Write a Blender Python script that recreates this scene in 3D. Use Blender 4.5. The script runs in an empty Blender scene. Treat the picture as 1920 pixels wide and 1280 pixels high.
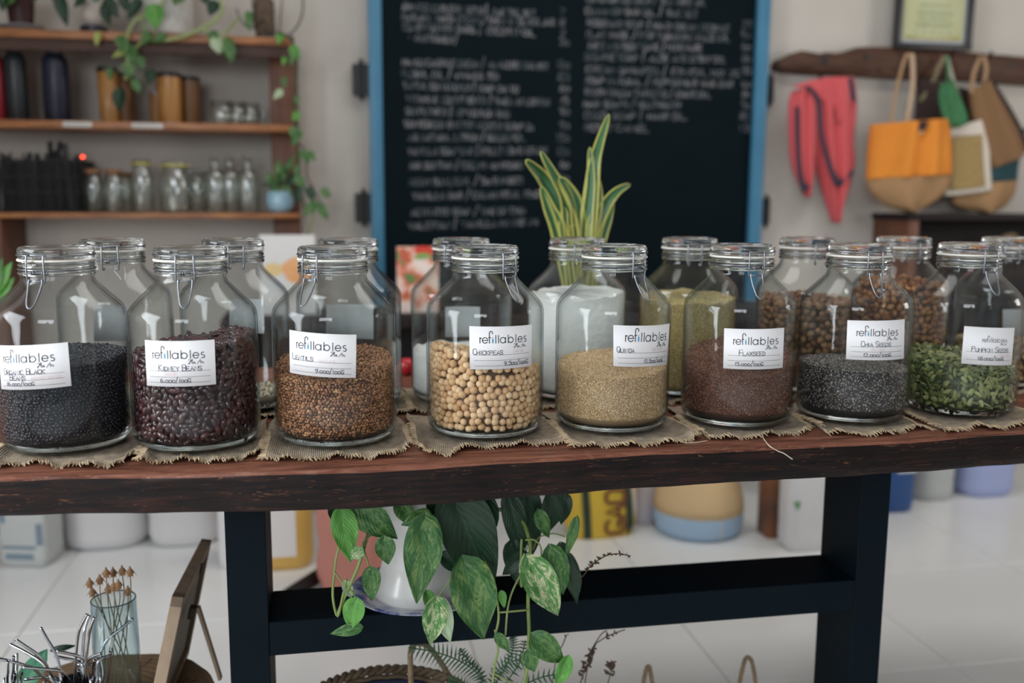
import bpy, bmesh, math, random
import numpy as np
from mathutils import Vector, Matrix
random.seed(7); rng = np.random.default_rng(7)
PI = math.pi
sc = bpy.context.scene
COL = sc.collection

# ---------------------------------------------------------------- camera
FPX, PIT, YAW, ROLL = 1810.8, .15, .1844, .0059
CAM = np.array([0., -1.532, 1.184])
cy, sy, cp, sp = math.cos(YAW), math.sin(YAW), math.cos(PIT), math.sin(PIT)
FW = np.array([sy*cp, cy*cp, -sp]); R0 = np.array([cy, -sy, 0.]); U0 = np.cross(R0, FW)
cr, sr = math.cos(ROLL), math.sin(ROLL)
RT = cr*R0 + sr*U0; UP = -sr*R0 + cr*U0
cd = bpy.data.cameras.new('camera'); cam = bpy.data.objects.new('camera', cd); COL.objects.link(cam)
m = Matrix(((RT[0], UP[0], -FW[0], CAM[0]), (RT[1], UP[1], -FW[1], CAM[1]), (RT[2], UP[2], -FW[2], CAM[2]), (0, 0, 0, 1)))
cam.matrix_world = m
cd.sensor_width = 36; cd.lens = FPX/1920*36; cd.clip_start = .05
cd.dof.use_dof = True; cd.dof.focus_distance = 1.50; cd.dof.aperture_fstop = 2.0
sc.camera = cam

# ---------------------------------------------------------------- world, light, exposure
w = bpy.data.worlds.new('world'); sc.world = w; w.use_nodes = True
bg = w.node_tree.nodes['Background']; bg.inputs[0].default_value = (.80, .90, 1.0, 1); bg.inputs[1].default_value = .36

def area(name, loc, target, sx, sz, power, col):
    l = bpy.data.lights.new(name, 'AREA'); l.shape = 'RECTANGLE'; l.size = sx; l.size_y = sz; l.energy = power; l.color = col
    o = bpy.data.objects.new(name, l); COL.objects.link(o); o.location = loc
    o.rotation_euler = (Vector(target)-Vector(loc)).to_track_quat('-Z', 'Y').to_euler()
    return o
area('side_window_daylight', (-2.27, -.45, 1.45), (.6, .1, .85), 1.5, 1.8, 90, (.92, .96, 1.0))
area('shopfront_daylight', (-1.0, -3.7, 1.95), (.5, .2, .75), 1.7, 1.1, 54, (.93, .96, 1.0))
area('right_wall_fill', (4.15, .1, 1.6), (2.2, 2.1, 1.1), 1.0, 1.0, 24, (1.0, .95, .91))  # added fill lamp brightening the right of the back wall; no window there
area('overhead_fill', (1.1, .7, 2.85), (1.1, .75, 0), 2.4, .8, 20, (1.0, .97, .93))  # added fill lamp for back wall and floor; the ceiling has no opening
sc.view_settings.view_transform = 'Standard'; sc.view_settings.look = 'None'
sc.view_settings.gamma = 1; sc.view_settings.exposure = .10; sc.view_settings.use_curve_mapping = False
cyc = sc.cycles
cyc.transparent_max_bounces = 48; cyc.max_bounces = 14; cyc.transmission_bounces = 12; cyc.glossy_bounces = 6
cyc.diffuse_bounces = 4; cyc.use_denoising = True; cyc.caustics_reflective = False; cyc.caustics_refractive = False
cyc.sample_clamp_indirect = 6

# ---------------------------------------------------------------- helpers
def at(px, py, Y=None, z=None, X=None):
    d = FW + RT*(px-960)/FPX + UP*(640-py)/FPX
    t = (Y-CAM[1])/d[1] if Y is not None else ((z-CAM[2])/d[2] if z is not None else (X-CAM[0])/d[0])
    return CAM + d*t
def mpp(Y, px=960):      # metres per pixel at plane Y
    p = at(px, 500, Y=Y); return float((p-CAM) @ FW)/FPX

def tag(o, label=None, cat=None, group=None, kind=None):
    if label: o['label'] = label
    if cat: o['category'] = cat
    if group: o['group'] = group
    if kind: o['kind'] = kind
    return o
def link(name, me, parent=None, mat=None, loc=None, smooth=False):
    o = bpy.data.objects.new(name, me); COL.objects.link(o)
    if parent is not None: o.parent = parent
    if mat is not None:
        if len(me.materials): me.materials.clear()
        for mm in (mat if isinstance(mat, (list, tuple)) else [mat]): me.materials.append(mm)
    if loc is not None: o.location = loc
    if smooth: me.polygons.foreach_set('use_smooth', [True]*len(me.polygons))
    return o
def empty(name, loc=(0, 0, 0), rz=0):
    o = bpy.data.objects.new(name, None); COL.objects.link(o); o.location = loc; o.rotation_euler = (0, 0, rz); o.empty_display_size = .02
    return o
class MB:
    def __init__(s): s.v = []; s.f = []; s.m = []
    def add(s, v, f, mi=0):
        n = len(s.v); s.v += [tuple(map(float, p)) for p in v]; s.f += [tuple(n+i for i in q) for q in f]; s.m += [mi]*len(f)
    def box(s, a, b, mi=0):
        x0, y0, z0 = a; x1, y1, z1 = b
        v = [(x0,y0,z0),(x1,y0,z0),(x1,y1,z0),(x0,y1,z0),(x0,y0,z1),(x1,y0,z1),(x1,y1,z1),(x0,y1,z1)]
        s.add(v, [(0,3,2,1),(4,5,6,7),(0,1,5,4),(1,2,6,5),(2,3,7,6),(3,0,4,7)], mi)
    def lathe(s, prof, seg=32, c=(0, 0, 0), mi=0, close=False, a0=0., sx=1., sy=1.):
        n = len(prof); v = []; f = []
        for k in range(seg):
            a = a0+2*PI*k/seg
            for r, z in prof: v.append((c[0]+r*math.cos(a)*sx, c[1]+r*math.sin(a)*sy, c[2]+z))
        for k in range(seg):
            k2 = (k+1) % seg
            for i in range(n if close else n-1):
                j = (i+1) % n
                f.append((k*n+i, k2*n+i, k2*n+j, k*n+j))
        s.add(v, f, mi)
        if not close:
            b = len(s.v)-seg*n
            for i, flip in ((0, True), (n-1, False)):
                if prof[i][0] > 1e-6:
                    q = tuple(b+k*n+i for k in range(seg)); s.f.append(q[::-1] if flip else q); s.m.append(mi)
    def tube(s, pts, r, seg=6, mi=0, closed=False, caps=True):
        P = [np.array(p, float) for p in pts]; n = len(P); rr = r if isinstance(r, (list, tuple)) else [r]*n
        v = []; f = []; prev = None
        for i in range(n):
            if closed: t = P[(i+1) % n]-P[i-1]
            else: t = P[min(i+1, n-1)]-P[max(i-1, 0)]
            t = t/(np.linalg.norm(t)+1e-12)
            if prev is None:
                a = np.array([0, 0, 1.]) if abs(t[2]) < .9 else np.array([1., 0, 0]); u = np.cross(t, a)
            else: u = prev-t*(prev @ t)
            u = u/(np.linalg.norm(u)+1e-12); prev = u; b = np.cross(t, u)
            for k in range(seg):
                a = 2*PI*k/seg; v.append(P[i]+rr[i]*(math.cos(a)*u+math.sin(a)*b))
        for i in range(n if closed else n-1):
            j = (i+1) % n
            for k in range(seg):
                k2 = (k+1) % seg; f.append((i*seg+k, i*seg+k2, j*seg+k2, j*seg+k))
        if caps and not closed: f.append(tuple(range(seg))[::-1]); f.append(tuple((n-1)*seg+k for k in range(seg)))
        s.add(v, f, mi)
    def mesh(s, name, smooth=False):
        me = bpy.data.meshes.new(name); me.from_pydata(s.v, [], s.f)
        me.polygons.foreach_set('material_index', s.m)
        if smooth: me.polygons.foreach_set('use_smooth', [True]*len(s.f))
        me.update(); return me
    def build(s, name, mat, parent=None, smooth=False, loc=None, auto=None):
        me = s.mesh(name, smooth or auto is not None); o = link(name, me, parent, mat, loc)
        if auto is not None: me.set_sharp_from_angle(angle=math.radians(auto))
        return o
def smoothpts(pts, n=6):
    P = [np.array(p, float) for p in pts]; out = []
    for i in range(len(P)-1):
        p0 = P[max(i-1, 0)]; p1 = P[i]; p2 = P[i+1]; p3 = P[min(i+2, len(P)-1)]
        for k in range(n):
            t = k/n; out.append(.5*((2*p1)+(-p0+p2)*t+(2*p0-5*p1+4*p2-p3)*t*t+(-p0+3*p1-3*p2+p3)*t**3))
    out.append(P[-1]); return out
def bevbox(a, b, name, mat, parent=None, bev=.003, seg=2, jit=0.):
    mb = MB(); mb.box(a, b); me = mb.mesh(name)
    bm = bmesh.new(); bm.from_mesh(me); bmesh.ops.bevel(bm, geom=bm.edges[:], offset=bev, segments=seg, affect='EDGES', profile=.6)
    bm.to_mesh(me); bm.free()
    o = link(name, me, parent, mat); me.polygons.foreach_set('use_smooth', [True]*len(me.polygons)); me.set_sharp_from_angle(angle=math.radians(35)); return o
def npmesh(name, V, F, mat, parent=None, smooth=True):
    me = bpy.data.meshes.new(name); V = np.asarray(V, np.float32); F = np.asarray(F, np.int32); k = F.shape[1]
    me.vertices.add(len(V)); me.vertices.foreach_set('co', V.ravel())
    me.loops.add(F.size); me.loops.foreach_set('vertex_index', F.ravel())
    me.polygons.add(len(F)); me.polygons.foreach_set('loop_start', np.arange(0, F.size, k, dtype=np.int32))
    me.update(calc_edges=True); me.validate()
    if smooth: me.polygons.foreach_set('use_smooth', [True]*len(me.polygons))
    return link(name, me, parent, mat)

# ---------------------------------------------------------------- materials
def mat(name, col, rough=.6, metal=0., bump=None, var=None, coat=0., trans=0., spec=.5, ior=None, sheen=0., stretch=None, emit=None, sss=0.):
    """var=(colour2, scale, contrast[, detail]); bump=(scale, strength, distance)"""
    M = bpy.data.materials.new(name); M.use_nodes = True; nt = M.node_tree; N = nt.nodes; L = nt.links
    p = N['Principled BSDF']
    p.inputs['Base Color'].default_value = (*col, 1); p.inputs['Roughness'].default_value = rough; p.inputs['Metallic'].default_value = metal
    p.inputs['Coat Weight'].default_value = coat; p.inputs['Specular IOR Level'].default_value = spec
    p.inputs['Transmission Weight'].default_value = trans; p.inputs['Sheen Weight'].default_value = sheen
    if ior: p.inputs['IOR'].default_value = ior
    if sss: p.inputs['Subsurface Weight'].default_value = sss; p.inputs['Subsurface Radius'].default_value = (.01, .01, .01)
    if emit: p.inputs['Emission Color'].default_value = (*emit[0], 1); p.inputs['Emission Strength'].default_value = emit[1]
    if var or bump:
        tc = N.new('ShaderNodeTexCoord'); mp = N.new('ShaderNodeMapping'); L.new(tc.outputs['Object'], mp.inputs[0])
        if stretch: mp.inputs['Scale'].default_value = stretch
    if var:
        n = N.new('ShaderNodeTexNoise'); n.inputs['Scale'].default_value = var[1]; n.inputs['Detail'].default_value = var[3] if len(var) > 3 else 5
        L.new(mp.outputs[0], n.inputs['Vector'])
        r = N.new('ShaderNodeValToRGB'); c = var[2]; r.color_ramp.elements[0].position = .5-c; r.color_ramp.elements[1].position = .5+c
        r.color_ramp.elements[0].color = (*col, 1); r.color_ramp.elements[1].color = (*var[0], 1)
        L.new(n.outputs[0], r.inputs[0]); L.new(r.outputs[0], p.inputs['Base Color'])
    if bump:
        n2 = N.new('ShaderNodeTexNoise'); n2.inputs['Scale'].default_value = bump[0]; n2.inputs['Detail'].default_value = 6
        L.new(mp.outputs[0], n2.inputs['Vector']); b = N.new('ShaderNodeBump'); b.inputs['Strength'].default_value = bump[1]; b.inputs['Distance'].default_value = bump[2]
        L.new(n2.outputs[0], b.inputs['Height']); L.new(b.outputs[0], p.inputs['Normal'])
    return M
def rand_mat(name, stops, rough=.5, island=True, spec=.5, bump=None, coat=0.):
    M = mat(name, stops[0][1], rough, spec=spec, bump=bump, coat=coat); nt = M.node_tree; N = nt.nodes; L = nt.links; p = N['Principled BSDF']
    r = N.new('ShaderNodeValToRGB'); cr_ = r.color_ramp
    cr_.elements[0].position = stops[0][0]; cr_.elements[0].color = (*stops[0][1], 1)
    cr_.elements[1].position = stops[1][0]; cr_.elements[1].color = (*stops[1][1], 1)
    for pos, c in stops[2:]: e = cr_.elements.new(pos); e.color = (*c, 1)
    if island: g = N.new('ShaderNodeNewGeometry'); L.new(g.outputs['Random Per Island'], r.inputs[0])
    else: g = N.new('ShaderNodeObjectInfo'); L.new(g.outputs['Random'], r.inputs[0])
    L.new(r.outputs[0], p.inputs['Base Color']); return M
def thin_glass(name, tint, edge, refl=1., base=.019, rough=.0, power=4.):
    M = bpy.data.materials.new(name); M.use_nodes = True; nt = M.node_tree; N = nt.nodes; L = nt.links; N.remove(N['Principled BSDF'])
    lw = N.new('ShaderNodeLayerWeight'); lw.inputs[0].default_value = .5
    pw = N.new('ShaderNodeMath'); pw.operation = 'POWER'; pw.inputs[1].default_value = power; L.new(lw.outputs['Facing'], pw.inputs[0])
    ml = N.new('ShaderNodeMath'); ml.operation = 'MULTIPLY_ADD'; ml.inputs[1].default_value = .62*refl; ml.inputs[2].default_value = base; L.new(pw.outputs[0], ml.inputs[0])
    p3 = N.new('ShaderNodeMath'); p3.operation = 'POWER'; p3.inputs[1].default_value = 5.; L.new(lw.outputs['Facing'], p3.inputs[0])
    mx = N.new('ShaderNodeMix'); mx.data_type = 'RGBA'; L.new(p3.outputs[0], mx.inputs[0])
    mx.inputs[6].default_value = (*tint, 1); mx.inputs[7].default_value = (*edge, 1)
    tr = N.new('ShaderNodeBsdfTransparent'); L.new(mx.outputs[2], tr.inputs[0])
    gl = N.new('ShaderNodeBsdfGlossy'); gl.inputs['Roughness'].default_value = rough; gl.inputs['Color'].default_value = (.95, .98, 1, 1)
    tc = N.new('ShaderNodeTexCoord'); n = N.new('ShaderNodeTexNoise'); n.inputs['Scale'].default_value = 22; n.inputs['Detail'].default_value = 1.5; L.new(tc.outputs['Object'], n.inputs['Vector'])
    b = N.new('ShaderNodeBump'); b.inputs['Strength'].default_value = .22; b.inputs['Distance'].default_value = .004; L.new(n.outputs[0], b.inputs['Height']); L.new(b.outputs[0], gl.inputs['Normal'])
    ms = N.new('ShaderNodeMixShader'); L.new(ml.outputs[0], ms.inputs[0]); L.new(tr.outputs[0], ms.inputs[1]); L.new(gl.outputs[0], ms.inputs[2])
    L.new(ms.outputs[0], N['Material Output'].inputs[0]); return M

MG = thin_glass('jar_glass', (.980, .988, .986), (.42, .48, .50))
MGT = thin_glass('shelf_glass', (.955, .97, .955), (.45, .50, .48), 1.6, .09, .12)
MGB = thin_glass('blue_vase_glass', (.92, .97, .975), (.16, .30, .36), 1.2)
MGS = mat('solid_glass', (.93, .97, .97), .03, trans=1., ior=1.45)
M_gasket = mat('rubber_gasket', (.84, .82, .76), .5)
M_steel = mat('steel_wire', (.26, .28, .31), .30, 1.)
M_straw = mat('polished_steel', (.55, .57, .60), .16, 1.)
M_paper = mat('white_label_paper', (.84, .84, .86), .7)
M_paperback = mat('label_back_paper', (.60, .60, .62), .8)
M_ink = mat('navy_ink', (.018, .026, .05), .6)
M_print = mat('black_print', (.02, .028, .04), .6)
M_cyan = mat('blue_print', (.06, .33, .55), .6)
M_pink = mat('faded_red_ink', (.72, .50, .50), .7)
M_blackm = mat('blackened_steel', (.0018, .0062, .0105), .6, spec=.10, bump=(160, .08, .001), var=((.0030, .0085, .0130), 6, .2))
M_wall = mat('plaster_wall', (.50, .465, .42), .85, var=((.58, .545, .50), 2.2, .25), bump=(9, .25, .01))
M_ceil = mat('ceiling_paint', (.55, .54, .52), .9, bump=(20, .1, .004))
M_tile = mat('floor_tile', (.79, .80, .80), .22, var=((.85, .86, .86), 3, .3), bump=(6, .03, .002))
M_grout = mat('grout', (.42, .42, .40), .9, var=((.36, .36, .34), 30, .3))
M_shelf = mat('shelf_wood', (.46, .19, .060), .38, var=((.20, .065, .022), 16, .2, 8), stretch=(.6, 6, 6), bump=(40, .1, .002))
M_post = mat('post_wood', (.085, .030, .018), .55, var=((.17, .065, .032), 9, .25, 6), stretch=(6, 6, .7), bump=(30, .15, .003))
M_darkwood = mat('dark_stained_wood', (.007, .006, .007), .6, spec=.25, var=((.016, .009, .008), 10, .25, 6), stretch=(1, 8, 8), bump=(30, .12, .002))
M_rack = mat('driftwood', (.105, .042, .018), .6, var=((.035, .015, .010), 11, .22, 7), stretch=(1, 4, 7), bump=(24, .5, .008))
M_board = mat('blackboard_slate', (.0020, .0068, .0098), .75, var=((.0034, .0088, .0120), 5, .3), spec=.08)
M_chalk = mat('chalk', (.24, .235, .25), .95, var=((.055, .075, .085), 26, .12))
M_blue = mat('blue_painted_wood', (.035, .16, .28), .45, var=((.055, .21, .34), 8, .3), bump=(30, .12, .002))
M_iron = mat('black_iron', (.012, .012, .014), .5)

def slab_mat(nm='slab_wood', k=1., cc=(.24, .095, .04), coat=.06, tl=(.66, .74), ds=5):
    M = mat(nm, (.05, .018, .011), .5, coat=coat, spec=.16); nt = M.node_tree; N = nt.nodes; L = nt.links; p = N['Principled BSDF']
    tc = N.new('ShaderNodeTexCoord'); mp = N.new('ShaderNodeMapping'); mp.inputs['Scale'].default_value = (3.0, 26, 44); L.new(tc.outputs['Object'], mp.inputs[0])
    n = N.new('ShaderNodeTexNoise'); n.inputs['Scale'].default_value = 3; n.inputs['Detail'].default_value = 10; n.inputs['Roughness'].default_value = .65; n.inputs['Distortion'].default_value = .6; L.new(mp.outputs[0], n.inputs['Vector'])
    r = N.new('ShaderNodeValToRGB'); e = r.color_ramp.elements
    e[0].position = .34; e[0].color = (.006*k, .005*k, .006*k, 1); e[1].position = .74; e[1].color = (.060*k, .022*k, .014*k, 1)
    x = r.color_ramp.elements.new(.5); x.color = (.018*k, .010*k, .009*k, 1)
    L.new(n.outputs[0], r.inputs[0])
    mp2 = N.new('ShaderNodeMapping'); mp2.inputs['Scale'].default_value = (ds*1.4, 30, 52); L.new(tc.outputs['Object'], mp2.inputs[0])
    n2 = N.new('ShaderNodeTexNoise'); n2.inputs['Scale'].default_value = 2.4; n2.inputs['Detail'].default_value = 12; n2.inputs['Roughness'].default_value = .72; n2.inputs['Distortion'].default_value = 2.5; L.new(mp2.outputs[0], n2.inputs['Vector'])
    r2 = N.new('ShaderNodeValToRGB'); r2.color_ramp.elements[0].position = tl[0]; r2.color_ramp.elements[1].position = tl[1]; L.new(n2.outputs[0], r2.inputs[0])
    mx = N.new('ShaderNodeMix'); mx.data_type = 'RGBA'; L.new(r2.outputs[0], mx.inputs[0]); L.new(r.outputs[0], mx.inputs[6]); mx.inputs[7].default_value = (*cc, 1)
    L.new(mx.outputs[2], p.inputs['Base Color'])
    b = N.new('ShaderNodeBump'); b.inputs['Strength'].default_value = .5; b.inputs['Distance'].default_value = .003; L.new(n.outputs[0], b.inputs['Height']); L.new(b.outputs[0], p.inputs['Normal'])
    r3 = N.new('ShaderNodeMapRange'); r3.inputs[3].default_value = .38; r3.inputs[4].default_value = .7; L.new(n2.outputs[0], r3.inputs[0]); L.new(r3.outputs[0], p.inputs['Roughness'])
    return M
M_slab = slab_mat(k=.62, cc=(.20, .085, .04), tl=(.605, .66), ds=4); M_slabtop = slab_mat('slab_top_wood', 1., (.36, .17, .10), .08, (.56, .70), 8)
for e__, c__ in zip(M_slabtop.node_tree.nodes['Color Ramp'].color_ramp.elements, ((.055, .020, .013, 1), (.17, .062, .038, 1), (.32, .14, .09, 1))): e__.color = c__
def weave_mat(name, c1, c2, freq, depth=.0012, diag=0.):
    M = mat(name, c1, .9, sheen=.2); nt = M.node_tree; N = nt.nodes; L = nt.links; p = N['Principled BSDF']
    tc = N.new('ShaderNodeTexCoord'); mp = N.new('ShaderNodeMapping'); mp.inputs['Rotation'].default_value = (0, 0, diag); L.new(tc.outputs['UV'], mp.inputs[0])
    hs = []
    for d in ('X', 'Y'):
        wv = N.new('ShaderNodeTexWave'); wv.bands_direction = d; wv.inputs['Scale'].default_value = freq; wv.inputs['Distortion'].default_value = .6; wv.inputs['Detail'].default_value = 1; wv.inputs['Detail Scale'].default_value = 3
        L.new(mp.outputs[0], wv.inputs['Vector']); hs.append(wv)
    mn = N.new('ShaderNodeMath'); mn.operation = 'MULTIPLY'; L.new(hs[0].outputs[1], mn.inputs[0]); L.new(hs[1].outputs[1], mn.inputs[1])
    n = N.new('ShaderNodeTexNoise'); n.inputs['Scale'].default_value = 14; n.inputs['Detail'].default_value = 5; L.new(mp.outputs[0], n.inputs['Vector'])
    ad = N.new('ShaderNodeMath'); ad.operation = 'MULTIPLY_ADD'; ad.inputs[1].default_value = .55; L.new(mn.outputs[0], ad.inputs[0]); L.new(n.outputs[0], ad.inputs[2])
    r = N.new('ShaderNodeValToRGB'); r.color_ramp.elements[0].position = .35; r.color_ramp.elements[1].position = .95
    r.color_ramp.elements[0].color = (*c2, 1); r.color_ramp.elements[1].color = (*c1, 1); L.new(ad.outputs[0], r.inputs[0]); L.new(r.outputs[0], p.inputs['Base Color'])
    b = N.new('ShaderNodeBump'); b.inputs['Strength'].default_value = .8; b.inputs['Distance'].default_value = depth; L.new(mn.outputs[0], b.inputs['Height']); L.new(b.outputs[0], p.inputs['Normal'])
    return M
M_burlap = weave_mat('burlap', (.66, .52, .35), (.20, .14, .085), 27, .003)
M_fray = mat('burlap_fray', (.60, .48, .32), .9, var=((.34, .24, .14), 60, .3))
M_twine = mat('twine', (.34, .25, .15), .9, var=((.15, .10, .06), 120, .3))
M_thread = mat('pale_twine', (.62, .54, .42), .9)
def leaf_mat(name, g1, g2, pale, amt, vein=.12, rough=.38):
    M = mat(name, g1, rough, spec=.45); nt = M.node_tree; N = nt.nodes; L = nt.links; p = N['Principled BSDF']
    tc = N.new('ShaderNodeTexCoord'); mp = N.new('ShaderNodeMapping'); L.new(tc.outputs['UV'], mp.inputs[0])
    oi = N.new('ShaderNodeObjectInfo'); L.new(oi.outputs['Random'], mp.inputs['Location'])
    mp.inputs['Scale'].default_value = (1.9, 1.5, 1)
    n = N.new('ShaderNodeTexNoise'); n.inputs['Scale'].default_value = 3.2; n.inputs['Detail'].default_value = 10; n.inputs['Roughness'].default_value = .74; n.inputs['Distortion'].default_value = .6; L.new(mp.outputs[0], n.inputs['Vector'])
    r = N.new('ShaderNodeValToRGB'); r.color_ramp.elements[0].position = .30; r.color_ramp.elements[0].color = (*g1, 1); r.color_ramp.elements[1].position = .62; r.color_ramp.elements[1].color = (*g2, 1)
    if amt > 0:
        e = r.color_ramp.elements.new(.635-.07*amt); e.color = (*g2, 1); e = r.color_ramp.elements.new(.665-.075*amt); e.color = (*pale, 1)
        r.color_ramp.elements[1].position = min(.5, .56-.07*amt) if r.color_ramp.elements[1].color[1] == r.color_ramp.elements[2].color[1] else .5
    L.new(n.outputs[0], r.inputs[0])
    # veins: V-shaped wave around the midrib
    sx = N.new('ShaderNodeSeparateXYZ'); L.new(tc.outputs['UV'], sx.inputs[0])
    ab = N.new('ShaderNodeMath'); ab.operation = 'SUBTRACT'; ab.inputs[1].default_value = .5; L.new(sx.outputs[0], ab.inputs[0])
    a2 = N.new('ShaderNodeMath'); a2.operation = 'ABSOLUTE'; L.new(ab.outputs[0], a2.inputs[0])
    m1 = N.new('ShaderNodeMath'); m1.operation = 'MULTIPLY_ADD'; m1.inputs[1].default_value = -.9; L.new(a2.outputs[0], m1.inputs[0]); L.new(sx.outputs[1], m1.inputs[2])
    m2 = N.new('ShaderNodeMath'); m2.operation = 'MULTIPLY'; m2.inputs[1].default_value = 62; L.new(m1.outputs[0], m2.inputs[0])
    sn = N.new('ShaderNodeMath'); sn.operation = 'SINE'; L.new(m2.outputs[0], sn.inputs[0])
    mr = N.new('ShaderNodeMath'); mr.operation = 'LESS_THAN'; mr.inputs[1].default_value = .012; L.new(a2.outputs[0], mr.inputs[0])
    mx = N.new('ShaderNodeMix'); mx.data_type = 'RGBA'; mm = N.new('ShaderNodeMath'); mm.operation = 'MULTIPLY'; mm.inputs[1].default_value = .5; L.new(mr.outputs[0], mm.inputs[0])
    L.new(mm.outputs[0], mx.inputs[0]); L.new(r.outputs[0], mx.inputs[6]); mx.inputs[7].default_value = (g2[0]*1.6+.02, g2[1]*1.5+.02, g2[2]*1.3+.01, 1); L.new(mx.outputs[2], p.inputs['Base Color'])
    b = N.new('ShaderNodeBump'); b.inputs['Strength'].default_value = vein*1.5; b.inputs['Distance'].default_value = .002; L.new(sn.outputs[0], b.inputs['Height']); L.new(b.outputs[0], p.inputs['Normal'])
    return M
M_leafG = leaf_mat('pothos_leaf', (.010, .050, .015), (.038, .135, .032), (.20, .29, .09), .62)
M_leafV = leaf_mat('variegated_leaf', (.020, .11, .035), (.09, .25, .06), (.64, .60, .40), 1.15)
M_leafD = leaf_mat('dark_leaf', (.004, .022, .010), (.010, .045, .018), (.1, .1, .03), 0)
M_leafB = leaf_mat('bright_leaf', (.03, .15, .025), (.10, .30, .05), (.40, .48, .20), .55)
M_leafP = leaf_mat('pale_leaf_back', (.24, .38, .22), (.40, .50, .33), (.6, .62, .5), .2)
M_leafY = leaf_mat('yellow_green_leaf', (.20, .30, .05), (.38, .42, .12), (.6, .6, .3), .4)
M_stem = mat('green_stem', (.13, .25, .05), .45, var=((.30, .32, .12), 20, .3))
M_stemP = mat('pale_vine', (.30, .36, .15), .5)
M_fern = mat('fern_green', (.008, .045, .016), .5, var=((.02, .085, .03), 30, .3))
M_dry = mat('dried_brown', (.035, .020, .012), .8, var=((.09, .05, .025), 40, .3))

# ---------------------------------------------------------------- setting
X0, X1, YF, YB, ZC = -2.35, 4.3, -4.0, 2.25, 2.95
def wallbox(name, a, b, M):
    mb = MB(); mb.box(a, b); return tag(mb.build(name, M), kind='structure')
wallbox('wall_back', (X0-.1, YB, -.02), (X1+.1, YB+.12, ZC), M_wall)
wallbox('wall_left', (X0-.12, YF, -.02), (X0, YB, ZC), M_wall)
wallbox('wall_right', (X1, YF, -.02), (X1+.12, YB, ZC), M_wall)
wallbox('ceiling', (X0-.1, YF, ZC), (X1+.1, YB+.1, ZC+.1), M_ceil)
wallbox('shelf_light_block', (X0, .35, .98), (-1.36, YB-.001, ZC-.001), M_wall)  # unseen block added to keep side light off the shelf, clear of the floor
mb = MB()      # street side: header, piers between open bays
mb.box((X0, YF, 2.35), (X1, YF+.14, ZC))
for xa, xb in ((X0, X0+.35), (-.95, -.70), (1.15, 1.45), (3.1, X1)): mb.box((xa, YF, 0), (xb, YF+.16, 2.35))
tag(mb.build('wall_front', M_wall), kind='structure')
fl = MB(); fl.box((X0, YF, -.06), (X1, YB, -.004)); flo = tag(fl.build('floor', M_grout), kind='structure')
tme = None
xs = [.943-.6*k for k in range(-6, 7)]; ys = [.545-.6*k for k in range(-3, 8)]
tm = MB(); tm.box((-.2985, -.2985, -.012), (.2985, .2985, 0)); tme = tm.mesh('tile')
bm = bmesh.new(); bm.from_mesh(tme); bmesh.ops.bevel(bm, geom=[e for e in bm.edges if all(v.co.z > -.001 for v in e.verts)], offset=.0015, segments=1, affect='EDGES'); bm.to_mesh(tme); bm.free()
tme.materials.append(M_tile)
for x in xs:
    for y in ys:
        cx, cyy = x+.3, y+.3
        if cx-.3 < X0-.35 or cx+.3 > X1+.35 or cyy-.3 < YF or cyy+.3 > YB+.35: continue
        o = link('tile', tme, flo); o.location = (cx, cyy, random.uniform(-.0004, .0004)); o.rotation_euler = (random.uniform(-1, 1)*.0006, random.uniform(-1, 1)*.0006, 0)
tag(bevbox((X0, YB-.014, 0), (X1, YB, .09), 'baseboard_back', mat('baseboard_paint', (.5, .48, .45), .5)), kind='structure')

# ---------------------------------------------------------------- counter: slab and steel trestle
TZ = .80
edge = [(-260, 903), (0, 896), (130, 893), (260, 890), (390, 888), (520, 885), (680, 880), (840, 871), (1000, 861), (1125, 853), (1250, 847), (1375, 841), (1500, 836), (1600, 831), (1700, 825), (1810, 817), (1920, 808), (2100, 797)]
ep = np.array([at(x, y, z=TZ) for x, y in edge])
def front_y(x): return float(np.interp(x, ep[:, 0], ep[:, 1]))
nx, TH = 260, .057
SX0, SX1, SYB = -.95, 1.85, .66
mb = MB(); rows = []
for i in range(nx+1):
    x = SX0+(SX1-SX0)*i/nx; fy = front_y(x)+.0010*math.sin(x*31)+.0005*math.sin(x*83+1)
    th = TH+.0022*math.sin(x*5+1)+.0004*math.sin(x*41)
    c = .0030+.0008*math.sin(x*23)
    w1 = .0012*math.sin(x*19+2); w2 = .0014*math.sin(x*29+.5); w3 = .0007*math.sin(x*57)
    rows.append([(x, SYB, TZ-th), (x, fy+.006, TZ-th), (x, fy+.001, TZ-th+.006), (x, fy+w1-.001, TZ-th*.7), (x, fy+w2, TZ-th*.42), (x, fy+w3, TZ-.014), (x, fy+.001, TZ-c-.002), (x, fy+c, TZ), (x, fy+.02, TZ), (x, fy+.10, TZ), (x, .25, TZ), (x, SYB-.004, TZ), (x, SYB, TZ-.004)])
n = len(rows[0])
V = [p for r in rows for p in r]; F = [(i*n+j, (i+1)*n+j, (i+1)*n+(j+1) % n, i*n+(j+1) % n) for i in range(nx) for j in range(n)]
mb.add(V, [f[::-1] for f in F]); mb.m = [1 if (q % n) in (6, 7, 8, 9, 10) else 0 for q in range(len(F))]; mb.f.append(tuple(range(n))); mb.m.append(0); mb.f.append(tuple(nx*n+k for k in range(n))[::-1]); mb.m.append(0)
table = empty('slab_table', (.4, .2, 0)); tag(table, 'long dark reddish-brown wooden slab table on a black steel trestle, carrying all the jars', 'table')
def kid(o, par):      # keep world placement under a moved parent
    o.parent = par; o.matrix_parent_inverse = Matrix.Translation(par.location).inverted(); return o
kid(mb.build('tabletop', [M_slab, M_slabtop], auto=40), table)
LY0, LY1 = .05, .185
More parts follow.
